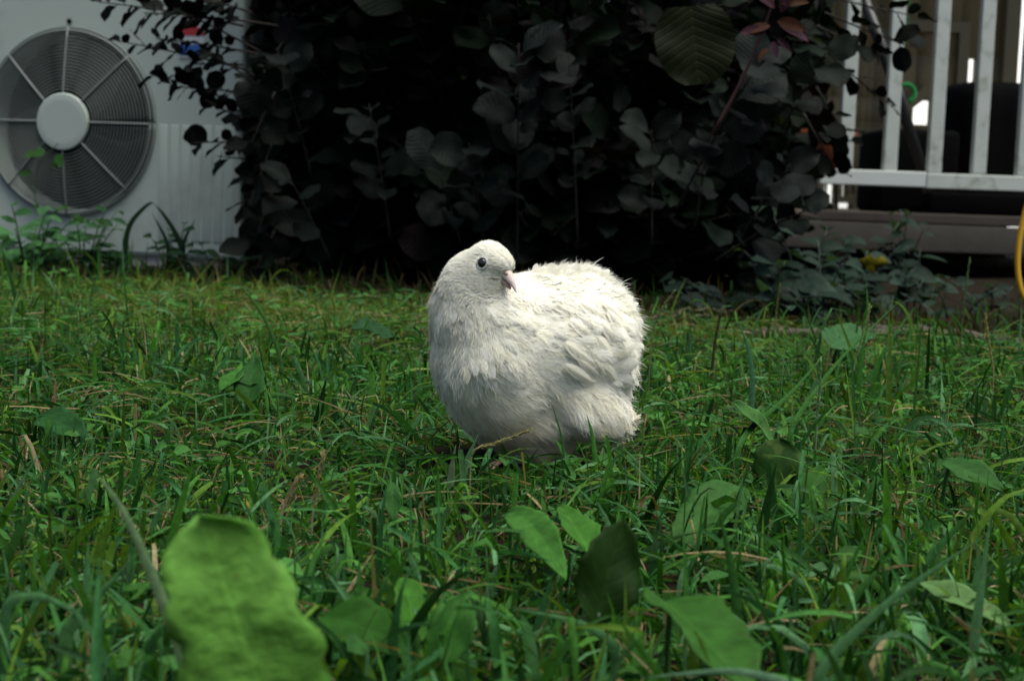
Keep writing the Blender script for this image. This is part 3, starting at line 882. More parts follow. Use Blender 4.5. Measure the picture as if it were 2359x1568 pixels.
# long single blades
def long_blade(label, pts, W, color, seed_head=False, name='grass_stalk'):
    pts = np.array(pts)
    root = pts[0].copy(); root[2] = gz(root[0], root[1]) - 0.002
    e = None
    mb = MB()
    full = np.vstack([root, pts])
    t = np.linspace(0, 1, 22)
    s = np.linspace(0, 1, len(full))
    sp = np.stack([np.interp(t, s, full[:, i]) for i in range(3)], 1)
    for _ in range(4):
        sp[1:-1] = (sp[:-2] + 2 * sp[1:-1] + sp[2:]) / 4
    if seed_head:
        tube(mb, sp, np.linspace(W * 0.5, W * 0.3, 22), 6, color)
        for i in range(60):
            u = 0.45 + 0.55 * i / 60
            p = np.array([np.interp(u, t, sp[:, j]) for j in range(3)])
            d = nrm(sp[-1] - sp[-6])
            sd_ = nrm(rng.standard_normal(3))
            ribbons(mb, p, d + sd_ * 0.45, sd_, 0.0042, 0.0016, bend=0.1, seg=3, cols=3, prof=pf_leaf, cup=0.3, color=np.asarray(color) * rng.uniform(0.8, 1.4))
    else:
        T = nrm(np.gradient(sp, axis=0))
        Sd = nrm(np.cross(T, np.array([0.1, -1, 0.3])))
        Nn = np.cross(Sd, T)
        wv = pf_grass(t) * W * 0.5
        V = np.stack([sp - Sd * wv[:, None], sp + Nn * (-wv * 0.4)[:, None], sp + Sd * wv[:, None]], 1).reshape(-1, 3)
        F = [[i * 3 + j, i * 3 + j + 1, i * 3 + j + 4, i * 3 + j + 3] for i in range(21) for j in range(2)]
        mb.add(V, F, color, np.array([[j / 2, u] for u in t for j in range(3)]))
    o = mb.build(name, M_grass)
    if not seed_head:
        sol = o.modifiers.new('thickness', 'SOLIDIFY'); sol.thickness = 0.0003; sol.offset = 0
    tag(o, label, 'grass stalk')
    return o
S1 = (0.16, 0.22, 0.09)
def LB(label, pl, Y, W=0.004, color=G3, **k):
    if np.isscalar(Y): Y = [Y] * len(pl)
    long_blade(label, [A(x, y, yy) for (x, y), yy in zip(pl, Y)], W, color, **k)
LB('long pale blade leaning left beside the big spotted leaf', [(440, 1560), (370, 1370), (290, 1180), (215, 1080)], 0.55, 0.0052, (0.14, 0.23, 0.11))
LB('tall leafy sprig with a dark stem standing left of the bird', [(650, 830), (615, 740), (575, 680), (545, 650)], 1.5, 0.0045, (0.05, 0.13, 0.03))
LB('thick dark seed spike standing right of the bird', [(1636, 890), (1645, 800), (1662, 710)], 1.6, 0.004, (0.05, 0.055, 0.025), seed_head=True)
LB('thin pale seed stalk leaning right behind the tail of the bird', [(1500, 770), (1520, 715), (1552, 672)], 1.5, 0.0016, (0.16, 0.17, 0.09), seed_head=True)
LB('upright rounded grass blade between the seed spikes', [(1735, 870), (1722, 790), (1700, 740)], 1.35, 0.0055, (0.06, 0.16, 0.08))
LB('thin brown seed stalk against the dark bush', [(1780, 790), (1788, 720), (1797, 655)], 1.9, 0.0016, (0.13, 0.12, 0.07), seed_head=True)
LB('tall blade with a pale seed stem at right', [(1985, 790), (2000, 730), (1996, 650)], 1.45, 0.0060, (0.05, 0.17, 0.03))
LB('pale seed stem under the tall blade at right', [(1965, 850), (1985, 780), (2005, 705)], 1.42, 0.0018, (0.20, 0.25, 0.12), seed_head=True)
LB('long bright blade slanting up right toward the deck', [(1820, 980), (1930, 830), (2075, 690)], [1.15, 1.25, 1.4], 0.0044, (0.03, 0.10, 0.018))
LB('long bright blade slanting up right of the pale leaf', [(1700, 1010), (1830, 900), (1920, 790)], [1.05, 1.15, 1.2], 0.0046, (0.03, 0.10, 0.018))
LB('pale dry seed stalk near the right edge', [(2290, 850), (2278, 790), (2270, 725)], 1.5, 0.0018, (0.26, 0.22, 0.11), seed_head=True)
LB('tall thin seed stem with side spikes in front of the deck', [(2215, 760), (2222, 680), (2235, 595)], 1.9, 0.0018, (0.09, 0.14, 0.06), seed_head=True)
LB('thin speckled seed stem in front of the pale leaf', [(1880, 1000), (1888, 900), (1890, 830)], 1.12, 0.0018, (0.15, 0.24, 0.13), seed_head=True)
LB('dark green blade standing in front of the long grey green leaf', [(1700, 1400), (1680, 1280), (1655, 1165)], 0.68, 0.0052, (0.03, 0.10, 0.02))
LB('thick dark blade slanting across the right foreground', [(1880, 1540), (2050, 1380), (2280, 1225)], [0.56, 0.6, 0.66], 0.0050, (0.03, 0.085, 0.03))
LB('broad blade standing at the left edge of the foreground', [(150, 1450), (200, 1400), (320, 1270)], 0.60, 0.0062, (0.07, 0.18, 0.06))
LB('bent blade curving over the lower left corner', [(10, 1380), (100, 1370), (210, 1430)], 0.60, 0.0050, (0.06, 0.16, 0.06))
LB('arching pale blade in the lower middle', [(1420, 1480), (1330, 1430), (1180, 1400)], 0.62, 0.0042, (0.06, 0.16, 0.06))
LB('arching pale blade low at the bottom edge', [(1880, 1590), (1700, 1540), (1480, 1560)], 0.54, 0.0042, (0.09, 0.18, 0.10))
LB('bright short blade in front of the belly of the bird', [(1372, 1060), (1365, 1000), (1352, 955)], 1.03, 0.0042, (0.06, 0.2, 0.035))
LB('thin stem with a green tip in front of the wing of the bird', [(1300, 1085), (1296, 1010), (1270, 925)], 1.02, 0.0026, (0.035, 0.13, 0.03))
LB('dry seed head lying in front of the feet of the bird', [(1085, 1035), (1130, 1025), (1220, 990)], 1.0, 0.0016, (0.24, 0.22, 0.12), seed_head=True)
LB('pale crossed blade left of the feet of the bird', [(1060, 1130), (1075, 1060), (1102, 1000)], 0.98, 0.0060, (0.10, 0.19, 0.10))
LB('pale blunt blade left of the feet of the bird', [(1038, 1110), (1042, 1070), (1050, 1025)], 0.99, 0.0055, (0.13, 0.19, 0.11))
LB('dead twisted blade standing over a dark hollow', [(645, 1190), (665, 1140), (690, 1098)], 0.86, 0.0030, (0.30, 0.24, 0.15), seed_head=True)
LB('dead seed stem standing upright over a dark hollow', [(718, 1200), (730, 1120), (745, 1045)], 0.88, 0.0020, (0.30, 0.26, 0.16), seed_head=True)

# ------------------------------------------------------------------ outdoor unit
a14 = R(13)
e1 = np.array([math.cos(a14), -math.sin(a14), 0]); en = np.array([-math.sin(a14), -math.cos(a14), 0]); ez = np.array([0, 0, 1.0])
FC = at(160, 282, 3.5)
M_ac = simple('enamel_white', (0.42, 0.48, 0.44), 0.45, 0.05, 6, 0.0, dirt=(0.29, 0.31, 0.28), dirt_scale=3, dirt_lo=0.55)
M_acdirty = simple('dirty_enamel', (0.42, 0.41, 0.38), 0.6, 0.15, 9, 0.0, dirt=(0.20, 0.17, 0.14), dirt_scale=9, dirt_lo=0.48)
M_wire = simple('grille_wire', (0.20, 0.225, 0.215), 0.5, 0.1, 20)
M_dark = simple('dark_inside', (0.006, 0.006, 0.007), 0.9, 0.2, 12, spec=0.1)
M_fan = simple('fan_plastic', (0.018, 0.024, 0.027), 0.6, 0.1, 12, spec=0.2)
M_red = simple('sticker_red', (0.45, 0.03, 0.04), 0.5, 0.05, 30)
M_blue = simple('sticker_blue', (0.03, 0.12, 0.42), 0.5, 0.05, 30)
M_white = simple('sticker_white', (0.65, 0.66, 0.66), 0.5, 0.05, 30)
def AP(u, v, d): return FC + e1 * u + ez * v + en * d
ac = empty('outdoor_fan_unit', AP(0, -FC[2], -0.15))
tag(ac, 'white outdoor unit with a large round fan grille, left of the bush', 'heat pump')
U0, U1, V0, V1 = -0.50, 0.425, -FC[2] + 0.03, 0.50
RH = 0.205
mb = MB()
n = 96
an = np.linspace(0, 2 * np.pi, n, endpoint=False)
def edge_pt(a):
    c, s = math.cos(a), math.sin(a)
    k = min((U1 - .012) / c if c > 1e-9 else 1e9, (U0 + .012) / c if c < -1e-9 else 1e9, (V1 - .012) / s if s > 1e-9 else 1e9, (V0 + .012) / s if s < -1e-9 else 1e9)
    return k * c, k * s
angs = sorted(list(an) + [math.atan2(v, u) % (2 * np.pi) for u in (U0 + .012, U1 - .012) for v in (V0 + .012, V1 - .012)])
n = len(angs)
rows = []
rows.append([AP(RH * .97 * math.cos(a), RH * .97 * math.sin(a), -0.07) for a in angs])
rows.append([AP(RH * math.cos(a), RH * math.sin(a), -0.012) for a in angs])
rows.append([AP((RH + .006) * math.cos(a), (RH + .006) * math.sin(a), -0.001) for a in angs])
rows.append([AP((RH + .014) * math.cos(a), (RH + .014) * math.sin(a), 0) for a in angs])
rows.append([AP(*edge_pt(a), 0) for a in angs])
cu, cv = (U0 + U1) / 2, (V0 + V1) / 2
def outw(a, o_):
    u, v = edge_pt(a)
    return (u + (o_ if u > cu + (U1 - cu) * .9 or abs(u - U1 + .012) < 1e-6 else (-o_ if abs(u - U0 - .012) < 1e-6 else 0)), v + (o_ if abs(v - V1 + .012) < 1e-6 else (-o_ if abs(v - V0 - .012) < 1e-6 else 0)))
rows.append([AP(*outw(a, .0085), -0.0035) for a in angs])
rows.append([AP(*outw(a, .012), -0.012) for a in angs])
rows.append([AP(*outw(a, .012), -0.34) for a in angs])
V = np.array(rows).reshape(-1, 3)
F = [[i * n + j, i * n + (j + 1) % n, (i + 1) * n + (j + 1) % n, (i + 1) * n + j] for i in range(len(rows) - 1) for j in range(n)]
mb.add(V, F)
mb.build('casing', M_ac, ac, smooth=False)
# raised vertical ribs right of the fan
mb = MB()
for k in range(7):
    u = 0.235 + k * 0.027
    box(mb, AP(u, (V0 + 0.04 - 0.0) / 2 + 0.0, 0.0), (0.0105, 0.002, -(V0 + 0.04) / 2 + 0.0), np.array([e1, en, ez]), 0.0015)
mb.build('ribbed_panel', M_ac, ac)
mb = MB()
box(mb, AP((U0 + U1) / 2, V0 - 0.014, -0.15), ((U1 - U0) / 2 - 0.05, 0.14, 0.016), np.array([e1, en, ez]), 0.003)
mb.build('base_tray', M_acdirty, ac)
mb = MB()
V = [AP(RH * 1.1 * math.cos(a), RH * 1.1 * math.sin(a), -0.068) for a in np.linspace(0, 2 * np.pi, 48, endpoint=False)] + [AP(0, 0, -0.2)]
mb.add(V, [[48, (j + 1) % 48, j] for j in range(48)])
mb.build('coil_backing', M_dark, ac)
mb = MB()
for k in range(3):
    a0 = k * 2.094 + 0.5
    tv = []
    for r_ in np.linspace(0.04, 0.185, 7):
        for q_ in np.linspace(0, 1, 7):
            a = a0 + q_ * (1.15 - 0.2 * r_ / 0.19) + 0.6 * (r_ / 0.19) ** 2
            tv.append(AP(r_ * math.cos(a), r_ * math.sin(a), -0.055 + 0.02 * q_))
    mb.add(tv, [[i * 7 + j, i * 7 + j + 1, i * 7 + j + 8, i * 7 + j + 7] for i in range(6) for j in range(6)])
fan = mb.build('fan_blades', M_fan, ac)
sol = fan.modifiers.new('thickness', 'SOLIDIFY'); sol.thickness = 0.003
mb = MB()
def dome(r_): return 0.030 - 0.022 * (r_ / 0.21) ** 2
for r_ in np.arange(0.074, 0.205, 0.0074):
    aa = np.linspace(0, 2 * np.pi, 73)
    tube(mb, [AP(r_ * math.cos(a), r_ * math.sin(a), dome(r_)) for a in aa], 0.0012, 4)
grille = mb.build('fan_grille', M_wire, ac)
mb = MB()
for k in range(8):
    a = k * math.pi / 4
    rr = np.linspace(0.05, 0.214, 8)
    tube(mb, [AP(r_ * math.cos(a), r_ * math.sin(a), dome(r_) + 0.002) for r_ in rr], 0.0023, 6)
mb.build('spoke', simple('spoke_grey', (0.20, 0.22, 0.215), 0.5, 0.05, 10), grille)
mb = MB()
for r_, d_ in ((0.207, 0.010), (0.214, 0.006)):
    tube(mb, [AP(r_ * math.cos(a), r_ * math.sin(a), d_) for a in np.linspace(0, 2 * np.pi, 97)], 0.0028, 6)
mb.build('outer_ring', M_wire, grille)
mb = MB()
rr = [0.0, 0.05, 0.062, 0.0645, 0.065]
dd = [0.036, 0.036, 0.035, 0.033, 0.026]
aa = np.linspace(0, 2 * np.pi, 64, endpoint=False)
V = [AP(r_ * math.cos(a), r_ * math.sin(a), d_) for r_, d_ in zip(rr, dd) for a in aa]
mb.add(V, [[i * 64 + j, i * 64 + (j + 1) % 64, (i + 1) * 64 + (j + 1) % 64, (i + 1) * 64 + j] for i in range(4) for j in range(64)])
mb.build('hub_disc', simple('hub_white', (0.42, 0.47, 0.44), 0.5, 0.05, 8), ac, smooth=False)
mb = MB(); sphere(mb, AP(0.0, 0.228, 0.004), 0.006, 12); mb.build('screw', M_dark, ac)
# sticker: red, white and blue blocks
mb = MB(); box(mb, AP(0.302, 0.185, 0.0025), (0.030, 0.0006, 0.035), np.array([e1, en, ez]), 0); stk = mb.build('sticker', M_white, ac, smooth=False)
mb = MB(); box(mb, AP(0.302, 0.208, 0.0037), (0.029, 0.0005, 0.009), np.array([e1, en, ez]), 0); mb.build('red_band', M_red, stk, smooth=False)
mb = MB(); box(mb, AP(0.302, 0.167, 0.0037), (0.029, 0.0005, 0.012), np.array([e1, en, ez]), 0); mb.build('blue_band', M_blue, stk, smooth=False)

# ------------------------------------------------------------------ smoke bush
leafmb, brmb = MB(), MB()
SM = np.array([[0.028, 0.050, 0.036], [0.050, 0.034, 0.046], [0.018, 0.046, 0.020], [0.068, 0.032, 0.046], [0.036, 0.052, 0.036]]) * 1.15
LP, LD, LN, LL, LW, LC, LG = [], [], [], [], [], [], []
def shoot(p0, p1, n, size, outd, sag=0.15, w0=0.0028, colr=None, face=0.5):
    p0, p1 = np.asarray(p0, float), np.asarray(p1, float)
    mid = (p0 + p1) / 2 + np.array([0, 0, 1]) * np.linalg.norm(p1 - p0) * sag
    pts = bez(p0, mid, p1, 10)
    tube(brmb, pts, np.linspace(w0, w0 * 0.35, 10), 5)
    T = nrm(np.gradient(pts, axis=0))
    for i in range(n):
        u = (i + 0.5) / n
        u = 0.25 + 0.75 * u
        p = np.array([np.interp(u * 9, np.arange(10), pts[:, j]) for j in range(3)])
        t = T[int(u * 9)]
        a = i * 2.4 + rng.uniform(-.4, .4)
        A_ = nrm(np.cross(t, [0.3, 0.2, 0.9])); B_ = np.cross(t, A_)
        rad = A_ * math.cos(a) + B_ * math.sin(a)
        d = nrm(rad * 1.0 + t * 0.5 + np.asarray(outd) * 0.35)
        nn = nrm(np.array([0, 0, 1.0]) * 0.7 + np.asarray(outd) * face + rng.standard_normal(3) * 0.35 + t * 0.3)
        s = size * rng.uniform(0.5, 1.3) * (0.75 + 0.35 * (1 - abs(u - 0.6)))
        LP.append(p + d * s * 0.12); LD.append(d); LN.append(nn); LL.append(s); LW.append(s * rng.uniform(0.6, 1.0)); LG.append(rng.uniform(0.1, 0.7))
        tube(brmb, [p, p + d * s * 0.14], 0.0009, 4)
        LC.append((SM[rng.integers(0, 5)] * rng.uniform(0.7, 1.3)) if colr is None else np.asarray(colr) * rng.uniform(0.8, 1.2))
BC = np.array([0.02, 3.55, 0.0])
OUT = np.array([0, -1.0, 0.1])
# main limbs fan out of the ground, then shoots all over the crown
for k in range(9):
    a = k * 0.7
    top = BC + np.array([0.5 * math.cos(a), 0.35 * math.sin(a), 0.9 + 0.3 * rng.random()])
    tube(brmb, bez(BC + np.array([0.08 * math.cos(a), 0.08 * math.sin(a), -0.03]), BC + np.array([0.2 * math.cos(a), 0.2 * math.sin(a), 0.5]), top, 12), np.linspace(0.022, 0.008, 12), 8)
def crown_r(z):      # half width of the crown with height
    return np.interp(z, [0.0, 0.15, 0.4, 0.8, 1.3, 1.7], [0.48, 0.60, 0.66, 0.72, 0.6, 0.25])
cnt = 0
while cnt < 400:
    z = rng.uniform(0.02, 1.65) if rng.random() < 0.7 else rng.uniform(0.01, 0.3)
    if z > 0.8 and rng.random() < 0.35: continue
    a = rng.uniform(0, 2 * math.pi)
    if math.sin(a) > 0.35 and rng.random() < 0.6: continue
    r_ = crown_r(z) * rng.uniform(0.86, 1.04)
    d = np.array([math.cos(a), math.sin(a) * 0.92, 0])
    tip = BC + d * r_ + np.array([0, 0, z])
    base = BC + d * r_ * 0.35 + np.array([0, 0, max(0.03, z - 0.35)])
    shoot(base, tip, 14, rng.uniform(0.058, 0.092), nrm(d + np.array([0, 0, 0.3])), 0.05)
    cnt += 1
# interior leaves close the gaps
n = 2600
z = rng.uniform(0.02, 1.5, n); a = rng.uniform(0, 2 * np.pi, n); r_ = crown_r(z) * np.sqrt(rng.uniform(0.1, 0.75, n))
Pn = BC + np.stack([np.cos(a) * r_, np.sin(a) * r_ * 0.9, z], 1)
for i in range(n):
    LP.append(Pn[i]); LD.append(nrm(rng.standard_normal(3))); LN.append(nrm(rng.standard_normal(3) + np.array([0, -0.8, 0.5]))); s = rng.uniform(0.06, 0.1)
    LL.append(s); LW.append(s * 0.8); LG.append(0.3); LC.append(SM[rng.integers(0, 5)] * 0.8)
# shoots of the photograph: clusters in front, light they catch painted as paler leaves
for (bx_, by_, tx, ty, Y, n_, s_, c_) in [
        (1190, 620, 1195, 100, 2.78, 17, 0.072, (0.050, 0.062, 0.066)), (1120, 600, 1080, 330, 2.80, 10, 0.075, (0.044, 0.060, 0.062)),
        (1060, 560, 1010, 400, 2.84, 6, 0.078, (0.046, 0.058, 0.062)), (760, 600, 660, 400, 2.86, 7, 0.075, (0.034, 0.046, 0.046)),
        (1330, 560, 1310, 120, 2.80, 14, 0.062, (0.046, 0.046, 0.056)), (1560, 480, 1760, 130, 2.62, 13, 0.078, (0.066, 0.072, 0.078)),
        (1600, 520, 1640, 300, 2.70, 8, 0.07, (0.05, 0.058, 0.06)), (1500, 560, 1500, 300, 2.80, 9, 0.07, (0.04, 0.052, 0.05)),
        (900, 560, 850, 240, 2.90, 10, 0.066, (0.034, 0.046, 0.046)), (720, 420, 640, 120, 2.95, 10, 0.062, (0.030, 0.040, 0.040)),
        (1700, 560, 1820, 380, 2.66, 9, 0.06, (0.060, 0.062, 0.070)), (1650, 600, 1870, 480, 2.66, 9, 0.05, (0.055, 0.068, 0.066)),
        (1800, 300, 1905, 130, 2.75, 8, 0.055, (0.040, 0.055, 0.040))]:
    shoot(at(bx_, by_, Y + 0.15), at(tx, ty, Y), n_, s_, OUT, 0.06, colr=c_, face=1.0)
# twigs that reach over the outdoor unit, small leaves
SL = (0.020, 0.028, 0.024)
for (bx_, by_, tx, ty, n_) in [(620, 130, 360, 90, 11), (560, 60, 225, 5, 14), (600, 170, 270, 95, 14), (600, 260, 350, 170, 12), (620, 330, 440, 330, 8), (600, 300, 470, 230, 8), (640, 60, 330, 30, 12),
                               (600, 120, 400, 20, 10), (600, 220, 390, 200, 11), (640, 380, 500, 360, 5), (560, 150, 430, 150, 10), (580, 30, 470, 0, 8), (600, 200, 480, 120, 10), (620, 400, 560, 300, 6)]:
    shoot(at(bx_, by_, 3.05), at(tx, ty, 2.95), n_, rng.uniform(0.030, 0.044), (-0.6, -0.5, 0.1), 0.03, 0.0028, colr=SL, face=0.2)
for (bx_, by_, tx, ty, n_) in [(640, 300, 575, 470, 9), (650, 380, 585, 560, 9), (660, 480, 590, 620, 8), (640, 200, 580, 330, 9), (650, 100, 590, 200, 9)]:
    shoot(at(bx_, by_, 3.1), at(tx, ty, 2.9), n_, 0.06, (-0.3, -0.8, 0.1), 0.03, 0.0028, colr=SL, face=0.5)
# dark twigs hanging in front of the railing
for (bx_, by_, tx, ty, n_) in [(1880, 60, 2040, 130, 8), (1900, 120, 2060, 250, 9), (1880, 200, 1960, 330, 8), (1860, -20, 2120, 40, 9), (1850, 260, 1930, 400, 8), (1900, 30, 2100, 110, 8)]:
    shoot(at(bx_, by_, 3.1), at(tx, ty, 3.1), n_, 0.045, (0.5, -0.5, 0), -0.02, 0.0026, colr=(0.022, 0.03, 0.02), face=0.3)
bush = empty('smoke_bush', BC)
tag(bush, 'big dark purple leaved bush with round leaves behind the bird', 'bush')
LP, LD, LN, LL, LW, LC, LG = map(np.array, (LP, LD, LN, LL, LW, LC, LG))
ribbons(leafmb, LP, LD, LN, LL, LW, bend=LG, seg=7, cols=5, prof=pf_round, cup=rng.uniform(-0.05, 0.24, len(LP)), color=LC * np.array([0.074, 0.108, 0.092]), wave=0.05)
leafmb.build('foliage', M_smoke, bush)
brmb.build('branches', M_bark, bush)
# the red and orange new shoot, and the big olive leaf
sh = MB(); ts_ = MB()
p0, p1 = at(1640, 310, 2.55), at(1790, -30, 2.5)
tube(ts_, bez(p0, (p0 + p1) / 2 + np.array([0.02, 0, 0]), p1, 10), np.linspace(0.0035, 0.0015, 10), 6)
cols_ = [(0.034, 0.011, 0.020), (0.036, 0.012, 0.006), (0.026, 0.008, 0.014), (0.036, 0.014, 0.006), (0.028, 0.010, 0.019)]
for i, (x, y, dx, dy, L_) in enumerate([(1765, 75, -60, -15, .045), (1790, 50, 70, 5, .05), (1785, 20, -40, -40, .045), (1800, 10, 60, -20, .045), (1780, 95, 10, 40, .03), (1795, 60, 90, 25, .055), (1775, 60, -90, 5, .045), (1800, 30, 20, -60, .05), (1770, 110, -30, 30, .03), (1790, 90, 50, 30, .03)]):
    p = at(x, y, 2.5); d = nrm(dx * IMR + dy * IMD - 0.2 * IMB * 50)
    ribbons(sh, p, d, -IMB + rng.standard_normal(3) * 0.4 + np.array([0, 0, .5]), L_, L_ * 0.42, bend=0.5, seg=6, cols=5, prof=pf_leaf, cup=0.12, color=cols_[i % 5])
o = sh.build('red_new_leaves', M_smoke, bush); tag(o, 'magenta and orange young leaves at the shoot tip')
ts_.build('red_shoot', simple('red_stem', (0.06, 0.02, 0.02), 0.6, 0.1, 50), bush)
sh = MB()
ribbons(sh, at(1590, 15, 2.35), nrm(0.12 * IMR + IMD), -IMB + np.array([0.1, 0, -0.25]), 0.120, 0.125, bend=0.1, seg=14, cols=9, prof=lambda t: np.maximum(np.sin(np.pi * (0.1 + 0.87 * t)) ** 0.45, .02), cup=0.06, color=(0.0055, 0.008, 0.0015), wave=0.03)
o = sh.build('olive_leaf', M_smoke, bush); tag(o, 'large olive green round leaf seen from below')

# ------------------------------------------------------------------ hedge behind, added to stop sky and light coming through
def evergreen(name, label, cat, x0, x1, y0, y1, h, n, size, col):
    e = empty(name, ((x0 + x1) / 2, (y0 + y1) / 2, 0)); tag(e, label, cat)
    mb = MB()
    P = np.stack([rng.uniform(x0, x1, n), rng.uniform(y0, y1, n), rng.uniform(0.0, h, n)], 1)
    ribbons(mb, P, rng.standard_normal((n, 3)) + np.array([0, 0, .3]), rng.standard_normal((n, 3)) + np.array([0, -1, .5]), rng.uniform(.7, 1.3, n) * size, size * 0.7, bend=0.4, seg=4, cols=3, prof=pf_leaf, cup=0.1, color=np.asarray(col) * rng.uniform(.6, 1.3, (n, 1)))
    mb.build('foliage', M_weed, e)
    mb = MB()
    for x in np.arange(x0 + 0.2, x1, 0.5):
        tube(mb, bez((x, (y0 + y1) / 2, -0.05), (x + 0.05, (y0 + y1) / 2, h * .5), (x - .05, (y0 + y1) / 2, h * .9), 8), np.linspace(0.03, 0.01, 8), 6)
    mb.build('stems', M_bark, e)
evergreen('backdrop', 'dark hedge of leaves added to block sky behind the big bush', 'backdrop', -2.2, 0.98, 4.75, 5.35, 2.2, 14000, 0.085, (0.02, 0.03, 0.018))

# ------------------------------------------------------------------ deck, railing, house
M_post = simple('white_paint', (0.52, 0.56, 0.53), 0.6, 0.12, 25, 0.0, dirt=(0.22, 0.24, 0.17), dirt_scale=22, dirt_lo=0.54)
M_wood = simple('deck_wood', (0.13, 0.105, 0.085), 0.85, 0.3, 18, 0.3)
M_blk = simple('black_cover', (0.004, 0.004, 0.0045), 0.95, 0.3, 30, 0.2, spec=0.05)
DY = 4.4
dp = at(2100, 492, DY); DZ = dp[2]
rx0 = at(1885, 410, DY)[0]
deck = empty('wooden_deck', (2.0, DY + 1, 0)); tag(deck, 'weathered wooden deck raised on a grey rim beam at right', 'deck')
mb = MB()
for k in range(16):
    box(mb, (2.05, DY + 0.02 + 0.0725 + k * 0.145, DZ - 0.014), (1.32, 0.069, 0.014), None, 0.004)
mb.build('floor_boards', M_wood, deck)
mb = MB(); zt, zb = DZ - 0.031, at(2200, 583, DY)[2]
box(mb, (2.05, DY + 0.03, (zt + zb) / 2), (1.30, 0.02, (zt - zb) / 2), None, 0.004)
mb.build('rim_beam', simple('rim_wood', (0.075, 0.065, 0.055), 0.85, 0.25, 16, 0.3), deck)
for x in (0.95, 1.75, 2.6):
    mb = MB(); box(mb, (x, DY + 0.12, zb / 2 + 0.02), (0.045, 0.045, zb / 2 + 0.05), None, 0.004); mb.build('post', M_wood, deck)
rail = empty('deck_railing', (2.0, DY, DZ)); tag(rail, 'white painted railing with square balusters along the deck edge', 'railing')
z0, z1 = at(2100, 432, DY)[2], at(2100, 397, DY)[2]
mb = MB(); xs = at(2130, 410, DY)[0]
box(mb, ((rx0 + xs) / 2, DY, (z0 + z1) / 2 + 0.0015), ((xs - rx0) / 2 - 0.001, 0.021, (z1 - z0) / 2), None, 0.003)
mb.build('bottom_rail', simple('clean_white_paint', (0.60, 0.64, 0.63), 0.5, 0.04, 12), rail, smooth=False)
mb = MB(); box(mb, (xs + 0.8, DY, (z0 + z1) / 2 - 0.001), (0.799, 0.021, (z1 - z0) / 2), None, 0.003)
mb.build('bottom_rail', M_post, rail, smooth=False)
mb = MB(); box(mb, ((rx0 + 3.0) / 2, DY, 1.06), ((3.0 - rx0) / 2, 0.03, 0.02), None, 0.004); mb.build('top_rail', M_post, rail)
xb = at(1946, 380, DY)[0]; dxb = (at(2250, 380, DY)[0] - at(2045, 380, DY)[0]) / 2 * 1.0
for k in range(13):
    mb = MB(); x = xb + k * dxb
    box(mb, (x, DY, (z1 + 1.04) / 2), (0.0195, 0.0165, (1.04 - z1) / 2 - 0.001), None, 0.003)
    mb.build('baluster', M_post, rail, smooth=False)
mb = MB(); box(mb, (rx0 + 0.02 + 2.05, DY, (DZ + 1.04) / 2), (0.045, 0.045, (1.04 - DZ) / 2), None, 0.004); mb.build('end_post', M_post, rail)

def siding():
    m, t, b, o = mat('siding')
    tc = N(t, 'ShaderNodeTexCoord'); sp = N(t, 'ShaderNodeSeparateXYZ'); t.links.new(tc.outputs['Object'], sp.inputs[0])
    mu = N(t, 'ShaderNodeMath', _operation='MULTIPLY'); mu.inputs[1].default_value = 1 / 0.11; t.links.new(sp.outputs[2], mu.inputs[0])
    fr = N(t, 'ShaderNodeMath', _operation='FRACT'); t.links.new(mu.outputs[0], fr.inputs[0])
    bp = N(t, 'ShaderNodeBump', Strength=1.0, Distance=0.02, _invert=True); t.links.new(fr.outputs[0], bp.inputs['Height']); t.links.new(bp.outputs[0], b.inputs['Normal'])
    b.inputs['Base Color'].default_value = (0.30, 0.235, 0.12, 1); b.inputs['Roughness'].default_value = 0.7
    return m
M_siding = siding()
WY = 6.6
house = empty('house', (2.2, WY, 0)); tag(house, 'tan clapboard house wall behind the white railing', 'house')
def wall(mb, rects_hole, x0, x1, z0_, z1_, y, th):
    xs_ = sorted({x0, x1, *[h[0] for h in rects_hole], *[h[1] for h in rects_hole]})
    zs_ = sorted({z0_, z1_, *[h[2] for h in rects_hole], *[h[3] for h in rects_hole]})
    for i in range(len(xs_) - 1):
        for j in range(len(zs_) - 1):
            cx_, cz_ = (xs_[i] + xs_[i + 1]) / 2, (zs_[j] + zs_[j + 1]) / 2
            if any(h[0] < cx_ < h[1] and h[2] < cz_ < h[3] for h in rects_hole): continue
            box(mb, (cx_, y, cz_), ((xs_[i + 1] - xs_[i]) / 2, th / 2, (zs_[j + 1] - zs_[j]) / 2))
def hole(a, b_, c, d):
    p, q = at(a, d, WY), at(b_, c, WY)
    return (p[0], q[0], p[2], q[2])
H1, H2 = hole(2192, 2250, 135, 300), hole(2095, 2145, 232, 288)  # gaps added to the wall so they show as bright patches
H3, H4 = hole(1893, 1922, 425, 468), hole(2300, 2314, 432, 462)
HS = [hole(1934, 1948, 425, 452), hole(1953, 1962, 425, 448), hole(1925, 1958, 468, 494), hole(1972, 1990, 462, 492), hole(1840, 1856, 455, 480), hole(1980, 1990, 425, 446)]
mb = MB()
wall(mb, [H1, H2, H3, H4, *HS], 1.02, at(2318, 100, WY)[0], 0.0, 2.6, WY, 0.1)
mb.build('wall', M_siding, house)
M_trim = simple('window_trim', (0.26, 0.22, 0.12), 0.6, 0.1, 8)
def frame_part(h_, y, wth):
    mb = MB()
    x0, x1, z0_, z1_ = h_
    box(mb, ((x0 + x1) / 2, y, z1_ + wth / 2), ((x1 - x0) / 2 + wth, 0.012, wth / 2)); box(mb, ((x0 + x1) / 2, y, z0_ - wth / 2), ((x1 - x0) / 2 + wth, 0.012, wth / 2))
    for x in (x0 - wth / 2, x1 + wth / 2): box(mb, (x, y, (z0_ + z1_) / 2), (wth / 2, 0.012, (z1_ - z0_) / 2))
    return mb
